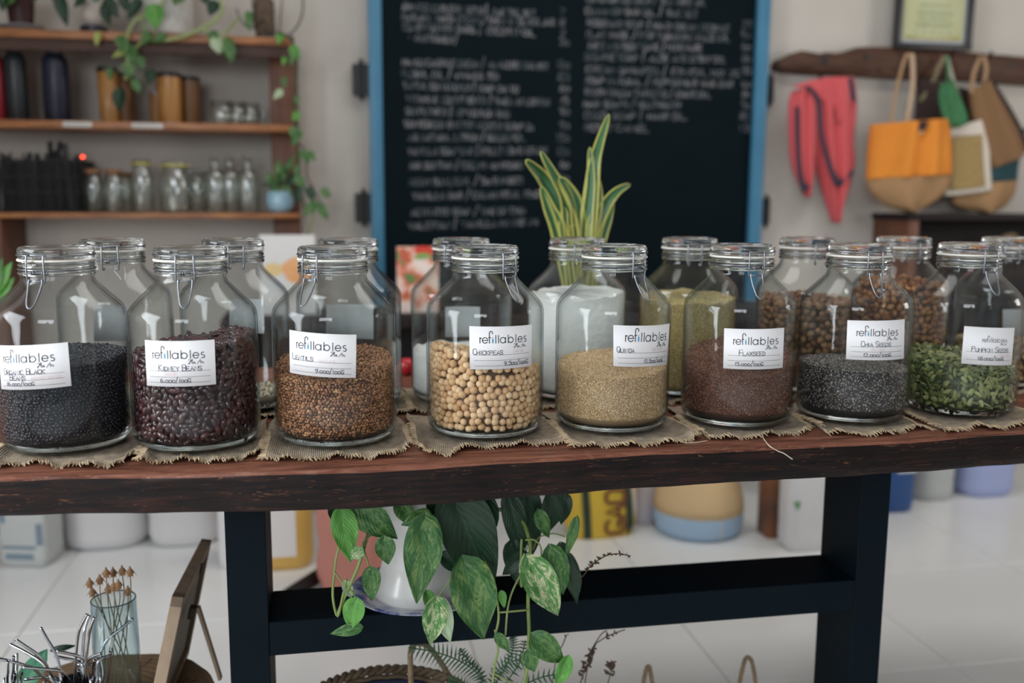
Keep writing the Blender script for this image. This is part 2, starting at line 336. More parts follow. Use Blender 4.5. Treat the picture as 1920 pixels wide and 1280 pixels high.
for (xa, xb) in ((-.183, -.118), (.956, 1.016)):
    kid(bevbox((xa, LY0, .012), (xb, LY1, TZ-TH+.001), 'leg', M_blackm, bev=.0012, seg=1), table)
    kid(bevbox((xa-.02, -.05, 0), (xb+.02, .5, .012), 'foot_plate', M_blackm, bev=.001, seg=1), table)
kid(bevbox((-.118, LY0+.0008, .412), (.956, LY1, .472), 'stretcher', M_blackm, bev=.0012, seg=1), table)

# ---------------------------------------------------------------- jars
JR = .095
OUT = [(0, .0035), (.060, .0035), (.070, .0), (.080, .0012), (.0875, .006), (.0925, .014), (.095, .026), (.095, .10), (.095, .193), (.0945, .200), (.0925, .207), (.088, .214), (.078, .2245), (.067, .235), (.0585, .2435), (.0535, .2485), (.0512, .254), (.0512, .258), (.0532, .2605), (.0532, .2645), (.0508, .267), (.0508, .270), (.0526, .2725), (.0526, .2765), (.050, .280)]
INN = [(.0470, .280), (.0475, .256), (.050, .2485), (.056, .2415), (.066, .231), (.077, .2205), (.086, .211), (.0905, .204), (.0918, .198), (.0922, .19), (.0922, .10), (.0922, .028), (.090, .020), (.084, .0145), (.070, .0125), (0, .0118)]
def jar_body_mesh():
    b = MB(); b.lathe(OUT+INN, 72, mi=0)
    # solid refractive base disc and neck beads
    b.lathe([(0, .0042), (.060, .0042), (.070, .0012), (.079, .002), (.0865, .0072), (.0900, .0135), (.0895, .0165), (.084, .0138), (.070, .0118), (0, .0112)], 72, mi=1)
    for zc, r in ((.2625, .0530), (.2745, .0524)):
        b.lathe([(r-.0028, zc-.0028), (r, zc-.0022), (r+.0014, zc), (r, zc+.0022), (r-.0028, zc+.0028)], 72, mi=1, close=True)
    return b.mesh('glass_body', True)
body_me = jar_body_mesh()
def lid_mesh():
    b = MB(); b.lathe([(0, .2850), (.046, .2850), (.0475, .2835), (.0525, .2835), (.0532, .2865), (.0518, .2885), (.0518, .2905), (.0532, .2925), (.0530, .2975), (.0500, .3010), (.0440, .3020), (.0400, .3005), (.037, .2995), (0, .2995)], 72)
    return b.mesh('lid', True)
lid_me = lid_mesh()
def gasket_mesh(tab):
    b = MB(); b.lathe([(.0475, .2803), (.0538, .2803), (.0543, .2818), (.0538, .2834), (.0475, .2834)], 64, close=True)
    b.add([(-.008, -.053, .2810), (.008, -.053, .2810), (.006, -.062, .2800), (-.006, -.062, .2800), (-.008, -.053, .2826), (.008, -.053, .2826), (.006, -.062, .2814), (-.006, -.062, .2814)], [(0,1,2,3)[::-1], (4,5,6,7)[::-1], (0,1,5,4), (1,2,6,5), (2,3,7,6), (3,0,4,7)])
    return b.mesh('gasket', True)
gasket_me = gasket_mesh(True)
def clasp_mesh(lever=True):
    b = MB(); wr = .0014
    ring = lambda r, z: [(r*math.cos(a), r*math.sin(a), z) for a in [2*PI*k/48 for k in range(48)]]
    b.tube(ring(.0535, .2895), wr, 6, closed=True); b.tube(ring(.0530, .2685), wr, 6, closed=True)
    w_, y0 = .0125, -.0550
    # bail loop hanging from the lid ring
    y1 = y0-.004
    lo = [(-w_, y0+.001, .2905), (-w_, y1, .2890), (-w_-.0006, y1-.001, .268), (-w_-.0002, y1, .254), (-w_+.0018, y1+.001, .2515), (-w_+.0035, y1+.002, .2555)]
    b.tube(smoothpts(lo, 4), wr, 6); b.tube(smoothpts([(-x, y, z) for x, y, z in lo], 4), wr, 6)
    b.tube([(-w_, y0+.001, .2905), (-w_*.5, y0-.0005, .2908), (w_*.5, y0-.0005, .2908), (w_, y0+.001, .2905)], wr, 6)
    for s in (-1, 1):      # coils
        b.tube([(s*(.0085)+.0006*k, y0-.003+.0030*math.cos(k*1.05), .2655+.0030*math.sin(k*1.05)) for k in range(14)], .0010, 5)
    b.tube([(-.010, y0-.003, .2655), (.010, y0-.003, .2655)], .0011, 6)
    if lever:
        b.tube([(-.0115, y1-.001, .2535), (.0115, y1-.001, .2535)], .0011, 6)
        lv = [(-.0095, y1-.0015, .2565), (-.0100, y1-.003, .2500), (-.0085, y1-.010, .236), (-.0055, y1-.019, .2215), (0, y1-.0225, .2165), (.0055, y1-.019, .2215), (.0085, y1-.010, .236), (.0100, y1-.003, .2500), (.0095, y1-.0015, .2565)]
        b.tube(smoothpts(lv, 4), .0013, 6)
    return b.mesh('wire_clasp', True)
clasp_me = clasp_mesh(True); hinge_me = clasp_mesh(False)
for me, mm in ((body_me, [MG, MGS]), (lid_me, [MGS]), (gasket_me, [M_gasket]), (clasp_me, [M_steel]), (hinge_me, [M_steel])):
    for x in mm: me.materials.append(x)

# stroke lettering: digits pairs are x,y on a 4 x 6 grid
GL = {'A':'00 26 40;12 32','B':'00 06 36 45 43 33 03;33 42 41 30 00','C':'45 36 16 05 01 10 30 41','D':'00 06 26 44 42 20 00','E':'40 00 06 46;03 33','F':'00 06 46;03 33','G':'45 36 16 05 01 10 30 41 42 22','H':'00 06;40 46;03 43','I':'20 26','K':'00 06;46 03 40','L':'06 00 40','M':'00 06 23 46 40','N':'00 06 40 46','O':'10 01 05 16 36 45 41 30 10','P':'00 06 36 45 44 33 03','Q':'10 01 05 16 36 45 41 30 10;22 40','R':'00 06 36 45 44 33 03;13 40','S':'01 10 30 41 42 33 13 04 05 16 36 45','T':'20 26;06 46','U':'06 01 10 30 41 46','V':'06 20 46','W':'06 10 23 30 46','X':'00 46;06 40','Y':'20 23;06 23 46','Z':'06 46 00 40','J':'01 10 20 31 36',
 '0':'10 01 03 14 34 43 41 30 10','1':'20 26','2':'05 16 36 45 44 00 40','3':'05 16 36 45 43 33;33 42 41 30 10 01','4':'30 36 02 42','5':'46 06 04 34 43 41 30 00','6':'36 15 02 01 10 30 41 42 33 03','7':'06 46 10','8':'10 01 02 13 33 44 45 36 16 05 04 13;33 42 41 30 10','9':'10 30 46 45 36 16 05 04 13 33 44','.':'20 21','/':'0z 47','-':'13 33','g':'34 14 03 01 10 31;34 30','b':'06 00 30 41 43 34 04','(':'36 24 22 30',')':'16 24 22 10','!':'22 26;20 21','&':'40 05 16 25 01 10 30 42'}
def strokes(txt, x, y, h, wfac=.62, gap=.24, jit=.0, big=False):
    out = []; cw = h*wfac
    for i, ch in enumerate(txt):
        if ch == ' ': x += cw*.8; continue
        hh, ww = h, cw
        if ch in '.': ww = cw*.35
        if ch in '/': hh, ww = h*1.35, cw*.8
        if ch in 'I1': ww = cw*.45
        if big and (i == 0 or txt[i-1] == ' '): hh, ww = h*1.45, cw*1.15
        sl = random.uniform(-jit, jit)
        for st in GL.get(ch, '').split(';'):
            if not st: continue
            pts = []
            for d in st.split():
                gx = int(d[0]); gy = -1 if d[1] == 'z' else int(d[1])
                pts.append((x+gx/4*ww+sl*gy/6*hh+random.uniform(-1, 1)*jit*h*.25, y+gy/6*hh+random.uniform(-1, 1)*jit*h*.25))
            out.append(pts)
        x += ww+cw*gap
    return out, x
def width_of(txt, h, wfac, gap, big=False):
    st = random.getstate(); _, x = strokes(txt, 0, 0, h, wfac, gap, 0, big); random.setstate(st); return x
def ribbon(mb, pts, hw, mapf, off=.0, sub=1):
    P = [np.array(p, float) for p in pts]; Q = []
    for i in range(len(P)-1):
        for k in range(sub): Q.append(P[i]+(P[i+1]-P[i])*k/sub)
    Q.append(P[-1]); n = len(Q); Lp = []; Rp = []
    for i in range(n):
        t = Q[min(i+1, n-1)]-Q[max(i-1, 0)]; l = np.linalg.norm(t)+1e-12; t = t/l; nn = np.array([-t[1], t[0]])*hw
        q = Q[i]+(t*hw*.6 if i == n-1 else (-t*hw*.6 if i == 0 else 0))
        Lp.append(q+nn); Rp.append(q-nn)
    v = [mapf(p[0], p[1], off) for p in Lp]+[mapf(p[0], p[1], off) for p in Rp]
    mb.add(v, [(i, i+1, n+i+1, n+i)[::-1] for i in range(n-1)])
def arc(cx, cy, r, a0, a1, n=14, ry=None):
    ry = ry or r; return [(cx+r*math.cos(math.radians(a0+(a1-a0)*k/n)), cy+ry*math.sin(math.radians(a0+(a1-a0)*k/n))) for k in range(n+1)]
def logo(x, y, s):      # "refillables": s = x-height
    st = []; r = s*.5; X = lambda k: x+k*s
    st.append([(X(.02), y), (X(.02), y+s)]); st.append(arc(X(.30), y+.64*s, .28*s, 180, 85, 6))
    st.append(arc(X(.92), y+r, r*.95, 0, 325, 20, r)); st.append([(X(.44), y+r), (X(1.40), y+r)])
    st.append([(X(1.68), y), (X(1.68), y+1.85*s)]+arc(X(1.95), y+1.85*s, .27*s, 180, 0, 10)+[(X(2.22), y+1.66*s)]); st.append([(X(1.55), y+s), (X(1.92), y+s)])
    p = X(2.28); bott = [(p-.12*s, y), (p+.12*s, y), (p+.14*s, y+.62*s), (p+.05*s, y+.85*s), (p+.045*s, y+1.12*s), (p-.045*s, y+1.12*s), (p-.05*s, y+.85*s), (p-.14*s, y+.62*s)]
    for k in (2.82, 3.30, 6.62): st.append([(X(k), y), (X(k), y+1.42*s)])
    st.append(arc(X(4.10), y+r, r*.97, 0, 360, 22, r)); st.append([(X(4.60), y), (X(4.60), y+s)])
    st.append(arc(X(5.60), y+r, r*.97, 0, 360, 22, r)); st.append([(X(5.10), y), (X(5.10), y+1.42*s)])
    st.append(arc(X(7.52), y+r, r*.95, 0, 325, 20, r)); st.append([(X(7.04), y+r), (X(8.0), y+r)])
    st.append(arc(X(8.66), y+.76*s, .27*s, 50, 265, 9, .25*s)+arc(X(8.66), y+.26*s, .29*s, 85, -140, 9, .26*s))
    return st, bott, X(9.0)
def hoian(x, y, s):
    sc_ = lambda L: [(x+a*s, y+b*s) for a, b in L]
    return [sc_([(0, .75), (.2, 1), (.45, .9), (.25, .2), (0, -.1), (-.1, .05), (.3, .35), (.75, 1)]), sc_([(.45, .5), (.8, .55)]), sc_([(.8, 1), (.65, .1), (.85, 0)]), sc_(arc(1.05, .22, .17, 0, 360, 10)), sc_([(1.25, .4), (1.3, .05), (1.45, .1)]),
            sc_([(1.75, -.1), (2.0, .3), (2.4, 1.05), (2.45, .1), (2.55, 0)]), sc_([(2.0, .45), (2.6, .5)]), sc_([(2.65, .4), (2.7, 0), (2.85, .4), (2.95, .35), (3.0, 0), (3.15, .05)])]

FJ = [(-.405, .015), (-.210, -.007), (.001, -.014), (.241, -.002), (.456, 0.), (.680, .001), (.892, -.003), (1.115, .012)]
BJ = [(-.376, .256), (-.173, .255), (.029, .247), (.236, .251), (.457, .250), (.682, .253), (.927, .250), (1.143, .261), (1.365, .234)]
def cyl_hit(px, py, X, Y, R, far=False):
    d = FW + RT*(px-960)/FPX + UP*(640-py)/FPX; ox, oy = CAM[0]-X, CAM[1]-Y
    A = d[0]**2+d[1]**2; B = 2*(ox*d[0]+oy*d[1]); C = ox*ox+oy*oy-R*R; D = max(B*B-4*A*C, 0)
    t = (-B+(1 if far else -1)*math.sqrt(D))/(2*A); P = CAM+d*t
    return math.atan2(P[1]-Y, P[0]-X), P[2]-TZ-.004
JB = .004      # jars stand on the burlap
def bilin(c, u, v): return [(1-v)*((1-u)*c[3][k]+u*c[2][k])+v*((1-u)*c[0][k]+u*c[1][k]) for k in (0, 1)]
def make_label(root, X, Y, corners, title, title2, price, pos, logo_s=1., logo_x=.16, far=False, pink=None, nlines=3):
    c = [cyl_hit(px, py, X, Y, JR, far) for px, py in corners]      # TL TR BR BL
    if far or max(q[0] for q in c)-min(q[0] for q in c) > PI: c = [(q[0] % (2*PI), q[1]) for q in c]
    W = abs(c[1][0]-c[0][0])*JR; H = abs(c[0][1]-c[3][1])
    def mf(u, v, off): a, z = bilin(c, u/W, v/H); r = JR+.0005+off; return (r*math.cos(a), r*math.sin(a), z)
    lb = MB(); nu = 14; vs = [mf(W*i/nu, H*j, .0) for j in (0, 1) for i in range(nu+1)]+[mf(W*i/nu, H*j, -.0004) for j in (0, 1) for i in range(nu+1)]
    q = nu+1; fs = [(i, i+1, q+i+1, q+i) for i in range(nu)]+[(2*q+i, 2*q+i+1, 3*q+i+1, 3*q+i)[::-1] for i in range(nu)]
    fs += [(i+1, i, 2*q+i, 2*q+i+1) for i in range(nu)]+[(q+i, q+i+1, 3*q+i+1, 3*q+i) for i in range(nu)]
    lb.add(vs, fs); lo = lb.build('paper_label', M_paperback if far else M_paper, root, smooth=True)
    if not title: return lo
    s = .0811*W*logo_s; x0 = logo_x*W; y0 = H*.615
    pm = MB(); st, bt, pe = logo(x0, y0, s)
    for a in st: ribbon(pm, a, s*.075, mf, .00025, 2)
    for a in hoian(pe-s*2.7, y0-s*.95, s*.80): ribbon(pm, a, s*.045, mf, .00025)
    # ruled lines
    for k in range(nlines): yy = H*(.335-.127*k) if nlines == 3 else H*(.34-.215*k); ribbon(pm, [(W*.07, yy), (W*.93, yy)], .00022, mf, .0002, 8)
    pm.build('printed_logo', M_print, lo)
    bb = MB(); bb.add([mf(a, b, .0003) for a, b in bt], [tuple(range(8))]); bb.build('blue_bottle_mark', M_cyan, lo)
    hm = MB(); h = H*.088
    tx = W*pos[0]; yt = H*.345 if nlines == 3 else H*.35
    for t, xx, yy in ((title, tx, yt), (title2, W*pos[1], yt-H*.127), (price, W*pos[2], yt-H*(.255 if nlines == 3 else .215))):
        if not t: continue
        ww = .70 if t is not price else .74
        sts, _ = strokes(t, xx, yy, h*1.05 if t is not price else h*.92, ww, .26, .10, big=(t is not price))
        for a in sts: ribbon(hm, a, .00046, mf, .0003)
    hm.build('handwriting', M_ink, lo)['kind'] = 'stuff'
    if pink:
        pk = MB(); sts, _ = strokes(pink[0], W*pink[1], yt-H*pink[2], h*.75, .6, .2, .1)
        for a in sts: ribbon(pk, a, .00022, mf, .0003)
        pk.build('faded_note', M_pink, lo)
    return lo
def make_jar(X, Y, clasp_px, lidc, lidr, label, front=True):
    root = empty('glass_jar', (X, Y, TZ+JB)); tag(root, label, 'jar', 'clip-top jars, front row' if front else 'clip-top jars, back row')
    link('glass_body', body_me, root); link('lid', lid_me, root); g = link('gasket', gasket_me, root)
    vd = math.atan2(X-CAM[0], Y-CAM[1])      # view azimuth
    a = -vd*0 + math.asin(max(-.98, min(.98, (clasp_px-lidc)/lidr)))-vd
    c = link('wire_clasp', clasp_me if front else hinge_me, root); c.rotation_euler = (0, 0, a); g.rotation_euler = (0, 0, a+random.uniform(-.5, .5))
    return root
FLAB = ['glass jar of small black beans, its label cut by the picture edge',
 'glass jar of dark red kidney beans filled above its label', 'glass jar of small brown lentils, label tilted down to one side',
 'glass jar of beige chickpeas', 'glass jar of sandy quinoa grain', 'glass jar of reddish-brown flaxseed', 'glass jar of speckled grey-black chia seeds', 'glass jar of green pumpkin seeds']
FCL = [(65, 101, 74), (345, 355, 68), (588, 625, 65), (948, 909, 61), (1192, 1152, 60), (1414, 1391, 58), (1637, 1611, 58), (1849, 1815, 58)]
FTX = [(((-2, 647), (127, 641), (134, 723), (3, 729)), 'ORGANIC BLACK', 'BEANS', '16.000/100G', (.10, .20, .14), 1., .10, ('DAU DEN HUU CO', .52, .13), 3),
 (((272, 637), (402, 636), (405, 720), (276, 722)), 'KIDNEY BEANS', None, '6.000/100G', (.22, 0, .24), 1., .13, ('DAU DO', .30, .10), 3),
 (((543, 618), (668, 627), (667, 708), (544, 698)), 'LENTILS', None, '9.000/100G', (.06, 0, .42), 1., .13, ('DAU LANG', .48, .02), 3),
 (((880, 611), (997, 608), (996, 685), (881, 692)), 'CHICKPEAS', None, '9.500/100G', (.05, 0, .50), 1., .15, ('DAU GA', .66, -.03), 3),
 (((1150, 609), (1255, 606), (1250, 682), (1150, 686)), 'QUINOA', None, '15.500/100G', (.05, 0, .45), 1., .16, ('DIEM MACH', .58, -.03), 3),
 (((1358, 615), (1470, 614), (1467, 689), (1356, 690)), 'FLAXSEED', None, '15.000/100G', (.24, 0, .18), 1., .15, None, 3),
 (((1589, 600), (1696, 598), (1694, 672), (1586, 673)), 'CHIA SEEDS', None, '12.000/100G', (.22, 0, .26), .95, .15, ('HAT CHIA', .38, .11), 3),
 (((1808, 611), (1902, 614), (1896, 684), (1802, 681)), 'PUMPKIN SEEDS', None, '18.000/100G', (.16, 0, .28), .68, .33, ('(HAT BI)', .68, .13), 2)]
FR = []
for i, (X, Y) in enumerate(FJ):
    r = make_jar(X, Y, *FCL[i], FLAB[i]); FR.append(r); t = FTX[i]
    make_label(r, X, Y, t[0], t[1], t[2], t[3], t[4], t[5], t[6], pink=t[7], nlines=t[8])
BLAB = ['nearly empty glass jar behind the black beans jar, with pale scrawl marks on its shoulder', 'glass jar with a little pale flaky grain at the bottom, behind the kidney beans jar', 'empty glass jar behind the lentils jar',
 'glass jar part filled with white powder, behind the chickpeas jar', 'glass jar filled high with lumpy white powder, between the chickpeas and quinoa jars', 'glass jar of yellowish couscous behind the quinoa jar',
 'glass jar of brown nuts behind the flaxseed and chia jars', 'glass jar of orange-brown dried pieces, behind the chia seeds jar', 'glass jar of mixed brown nuts at the picture\'s edge, behind the pumpkin seeds jar']
BCL = [(205, 210, 59), (440, 436, 54), (640, 652, 54), (850, 865, 52), (1090, 1083, 51), (1302, 1293, 51), (1537, 1514, 51), (1712, 1695, 50), (1900, 1894, 52)]
BPX = [(176, 572, 237, 640), (430, 561, 495, 625), (612, 571, 700, 636), (835, 575, 900, 632), None, None, (1600, 555, 1658, 618), None, (1880, 580, 1936, 642)]
BR = []
for i, (X, Y) in enumerate(BJ):
    r = make_jar(X, Y, *BCL[i], BLAB[i], front=False); BR.append(r)
    if BPX[i]:
        x0, y0, x1, y1 = BPX[i]; make_label(r, X, Y, ((x0, y0), (x1, y0), (x1, y1), (x0, y1)), None, None, None, None, far=True)
sm = MB()      # scrawl marks on the shoulder of the first back jar, "B" on the couscous jar's
def shoulder(pts, mb, hw):
    P = [at(px, py, Y=BJ[0][1]-.075) for px, py in pts]; return P
r_ = BR[0]
for pts in ([(217, 497), (215, 508), (223, 518), (227, 524)], [(233, 500), (235, 510), (234, 524)]):
    P = []
    for px, py in pts:
        a, z = cyl_hit(px, py, *BJ[0], .078); rr = np.interp(z, [.2245, .235, .2435, .2485], [.078, .067, .0585, .0535])+.0006
        a, z = cyl_hit(px, py, *BJ[0], float(rr)); P.append((rr*math.cos(a), rr*math.sin(a), z))
    sm.tube(P, .0005, 4)
sm.build('scrawl', M_paper, r_)

# ---------------------------------------------------------------- jar contents
def ico(sub):
    bm = bmesh.new(); bmesh.ops.create_icosphere(bm, subdivisions=sub, radius=1); v = np.array([p.co[:] for p in bm.verts]); f = np.array([[q.index for q in p.verts] for p in bm.faces]); bm.free(); return v, f
ICO1, ICO2 = ico(1), ico(2)
OCT = (np.array([(1,0,0),(-1,0,0),(0,1,0),(0,-1,0),(0,0,1),(0,0,-1)], float), np.array([(0,2,4),(2,1,4),(1,3,4),(3,0,4),(2,0,5),(1,2,5),(3,1,5),(0,3,5)]))
def kidney_shape():
    v, f = ICO2; v = v.copy(); x = v[:, 0]; v = v*np.array([.0086, .0048, .0040]); v[:, 1] += -.0016*(1-x**2)*(-1)+0; v[:, 1] -= .0008; return v, f
def chick_shape():
    v, f = ICO2; v = v.copy(); n = 1+.07*np.sin(v[:, 0]*5+1)*np.cos(v[:, 1]*6)+.10*np.exp(-((v[:, 2]-1)**2)*9)-.06*(np.abs(v[:, 0]) < .14)*(v[:, 2] > 0); return v*n[:, None]*.0060, f
def pump_shape():
    v, f = ICO2; v = v.copy(); x = v[:, 0]; v = v*np.array([.0088, .0046, .0013]); v[:, 1] *= (1-.28*x); return v, f
def lens_shape(a, b):
    v, f = ICO1; return v*np.array([a, a, b]), f
def height(z0, ax, by, rough=.0015):
    ph = rng.uniform(0, 6, 4)
    return lambda x, y: z0+ax*x+by*y+rough*(np.sin(x*70+ph[0])*np.cos(y*60+ph[1])+.6*np.sin(x*150+y*120+ph[2]))
def sites(h, s, size, R=.0918, zb=.0135, depth=.6):
    P = []; Nn = []
    k = 0; z = zb+size*(.8 if size < .004 else 1.25)
    while z < .2:
        nn = int(2*PI*(R-size)/s)
        for i in range(nn):
            a = 2*PI*(i+.5*(k % 2)+rng.uniform(-.28, .28))/nn; r = min(R, R-(0 if z > zb+.014 else (zb+.014-z)*.9))-size*(1+rng.uniform(0, depth))
            zz = z+rng.uniform(-.25, .25)*s; x, y = r*math.cos(a), r*math.sin(a)
            if zz < h(x, y): P.append((x, y, zz)); Nn.append((math.cos(a), math.sin(a), 0))
        z += s*.87; k += 1
    nside = len(P); g = np.arange(-R, R, s); k = 0
    for gy in np.arange(-R, R, s*.87):
        k += 1
        for gx in g:
            x = gx+.5*s*(k % 2)+rng.uniform(-.25, .25)*s; y = gy+rng.uniform(-.25, .25)*s
            if x*x+y*y < (R-size*1.1)**2: P.append((x, y, h(x, y)+rng.uniform(-.3, .35)*size)); Nn.append((0, 0, 1))
    return np.array(P), np.array(Nn, float), nside
def frames(Nn, tilt):
    n = Nn+rng.normal(0, tilt, Nn.shape); n /= np.linalg.norm(n, axis=1)[:, None]
    t = rng.normal(0, 1, Nn.shape); t -= (t*n).sum(1)[:, None]*n; t /= np.linalg.norm(t, axis=1)[:, None]; b = np.cross(n, t)
    return np.stack([t, b, n], 2)      # columns are axes
def batch(name, shape, P, Fm, mat_, parent=None, sc_=None):
    v, f = shape; n = len(P); s = (sc_ if sc_ is not None else rng.uniform(.88, 1.12, n))[:, None, None]
    V = np.einsum('nij,vj->nvi', Fm, v)*s+P[:, None, :]; F = (f[None]+(np.arange(n)*len(v))[:, None, None]).reshape(-1, f.shape[1])
    return npmesh(name, V.reshape(-1, 3), F, mat_, parent)
def core(name, h, M, R, parent, zb=.0145, nr=10):
    b = MB(); seg = 48; v = [(0, 0, zb)]+[(R*.9*math.cos(2*PI*k/seg), R*.9*math.sin(2*PI*k/seg), zb) for k in range(seg)]
    v += [(R*math.cos(2*PI*k/seg), R*math.sin(2*PI*k/seg), zb+.012) for k in range(seg)]
    for j in range(nr, 0, -1):
        for k in range(seg):
            x, y = R*j/nr*math.cos(2*PI*k/seg), R*j/nr*math.sin(2*PI*k/seg); v.append((x, y, float(h(x, y))))
    v.append((0, 0, float(h(0, 0)))); f = [(0, 1+(k+1) % seg, 1+k) for k in range(seg)]
    for j in range(nr+1):
        o = 1+j*seg; f += [(o+k, o+(k+1) % seg, o+seg+(k+1) % seg, o+seg+k) for k in range(seg)]
    o = 1+(nr+1)*seg; f += [(o+k, o+(k+1) % seg, o+seg) for k in range(seg)]
    b.add(v, f); return b.build(name, M, parent, smooth=True)
def zlev(i, py, J=FJ): X, Y = J[i]; return float(at(FCL[i][1] if J is FJ else BCL[i][1], py, Y=Y)[2])-TZ-JB
def stuffroot(i, name, label, cat, J=FJ):
    X, Y = J[i]; e = empty(name, (X, Y, TZ+JB)); return tag(e, label, cat, kind='stuff')
def individuals(i, name, shape, P, Nn, tilt, M, label, cat, grp, restname, restlabel, lift=0., nmax=300, corecol=None):
    X, Y = FJ[i]; Fm = frames(Nn, tilt); me = bpy.data.meshes.new(name); v, f = shape
    me.from_pydata(v.tolist(), [], f.tolist()); me.polygons.foreach_set('use_smooth', [True]*len(f)); me.materials.append(M)
    cdir = np.array([CAM[0]-X, CAM[1]-Y]); cdir /= np.linalg.norm(cdir)
    vis = P[:, :2] @ cdir + .02*(Nn[:, 2] > .5); top = np.where(Nn[:, 2] > .5, .5, 0.)
    score = np.where(Nn[:, 2] > .5, .035+.3*(P[:, :2] @ cdir), P[:, :2] @ cdir)
    order = np.argsort(-score); sel = order[:nmax]; rest = order[nmax:]
    for j in sel:
        Mx = Matrix([list(Fm[j][r])+[P[j][r]+(X, Y, TZ+JB)[r]] for r in range(3)]+[[0, 0, 0, 1]])
        o = bpy.data.objects.new(name, me); COL.objects.link(o); o.matrix_world = Mx @ Matrix.Scale(float(rng.uniform(.9, 1.1)), 4); tag(o, label, cat, grp)
    e = stuffroot(i, restname, restlabel, cat)
    return e, P[rest], Fm[rest]

M_bean = rand_mat('black_bean', [(0, (.006, .008, .013)), (1, (.022, .024, .034))], .2, coat=.1, spec=.4)
M_kid = rand_mat('kidney_bean', [(0, (.020, .006, .008)), (1, (.078, .030, .030)), (.7, (.042, .015, .017))], .25, island=False, coat=.3)
M_kidI = rand_mat('kidney_bean_mass', [(0, (.020, .006, .008)), (1, (.085, .028, .030))], .25)
M_len = rand_mat('lentil', [(0, (.13, .050, .022)), (1, (.55, .36, .18)), (.35, (.27, .12, .055)), (.7, (.36, .18, .085)), (.95, (.42, .20, .095))], .5)
M_chk = rand_mat('chickpea', [(0, (.56, .33, .16)), (1, (.80, .58, .35)), (.5, (.70, .46, .25))], .6, island=False, bump=(300, .3, .001))
M_chkI = rand_mat('chickpea_mass', [(0, (.56, .33, .16)), (1, (.80, .58, .35))], .6)
M_qui = rand_mat('quinoa', [(0, (.40, .24, .11)), (1, (.88, .70, .45)), (.5, (.68, .47, .25))], .6)
M_flx = rand_mat('flaxseed', [(0, (.060, .020, .012)), (1, (.50, .27, .17)), (.6, (.17, .062, .036)), (.85, (.30, .13, .075))], .35)
M_chi = rand_mat('chia', [(0, (.008, .009, .012)), (1, (.70, .62, .53)), (.62, (.04, .038, .038)), (.80, (.32, .27, .23))], .4)
M_pmp = rand_mat('pumpkin_seed', [(0, (.045, .065, .022)), (1, (.30, .32, .12)), (.5, (.13, .16, .055))], .42, island=False)
M_pmpI = rand_mat('pumpkin_seed_mass', [(0, (.045, .065, .022)), (1, (.30, .32, .12))], .42)
M_flour = mat('white_powder', (.80, .80, .78), .95, bump=(90, .7, .004))
M_cous = rand_mat('couscous', [(0, (.45, .34, .13)), (1, (.70, .58, .28))], .6)
M_nut = rand_mat('brown_nuts', [(0, (.14, .055, .025)), (1, (.36, .19, .09))], .6)
M_wal = rand_mat('mixed_nuts', [(0, (.14, .065, .025)), (1, (.50, .34, .17))], .6)
M_drd = rand_mat('dried_pieces', [(0, (.22, .07, .025)), (1, (.45, .20, .07))], .5)
M_flk = rand_mat('pale_flakes', [(0, (.45, .38, .27)), (1, (.70, .64, .50))], .7)
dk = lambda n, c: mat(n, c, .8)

h = height(zlev(0, 668), .03, .06); P, Nn, ns = sites(h, .0058, .0030); e = stuffroot(0, 'black_beans', 'heap of small glossy black beans inside the first jar', 'beans')
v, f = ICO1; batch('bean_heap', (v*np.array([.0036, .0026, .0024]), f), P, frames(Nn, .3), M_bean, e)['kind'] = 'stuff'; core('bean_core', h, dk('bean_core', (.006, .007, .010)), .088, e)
h = height(zlev(1, 641), .16, .02, .0025); P, Nn, ns = sites(h, .0098, .0050); P[:, 2] -= .003*(Nn[:, 2] > .5)
e, Pr, Fr = individuals(1, 'kidney_bean', kidney_shape(), P, Nn, .25, M_kid, 'one of the dark red kidney beans against the glass of the kidney beans jar', 'bean', 'kidney beans in the jar', 'kidney_beans', 'deeper dark red kidney beans filling the kidney beans jar')
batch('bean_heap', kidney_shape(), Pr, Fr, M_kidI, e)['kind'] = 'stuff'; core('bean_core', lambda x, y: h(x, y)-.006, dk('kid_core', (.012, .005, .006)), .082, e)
h = height(zlev(2, 678), .02, .18, .001); P, Nn, ns = sites(h, .0048, .0016); e = stuffroot(2, 'lentils', 'heap of small flat brown lentils inside their jar', 'lentils')
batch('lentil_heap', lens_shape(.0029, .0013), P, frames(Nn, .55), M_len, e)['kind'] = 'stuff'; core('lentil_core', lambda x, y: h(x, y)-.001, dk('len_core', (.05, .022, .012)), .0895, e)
h = height(zlev(3, 668), -.24, -.05, .002); P, Nn, ns = sites(h, .0116, .0062, depth=.4)
e, Pr, Fr = individuals(3, 'chickpea', chick_shape(), P, Nn, 1., M_chk, 'one of the round wrinkled beige chickpeas in the chickpeas jar', 'chickpea', 'chickpeas in the jar', 'chickpeas', 'deeper beige chickpeas filling the chickpeas jar')
batch('chickpea_heap', chick_shape(), Pr, Fr, M_chkI, e)['kind'] = 'stuff'; core('chickpea_core', lambda x, y: h(x, y)-.006, dk('chk_core', (.10, .055, .028)), .082, e)
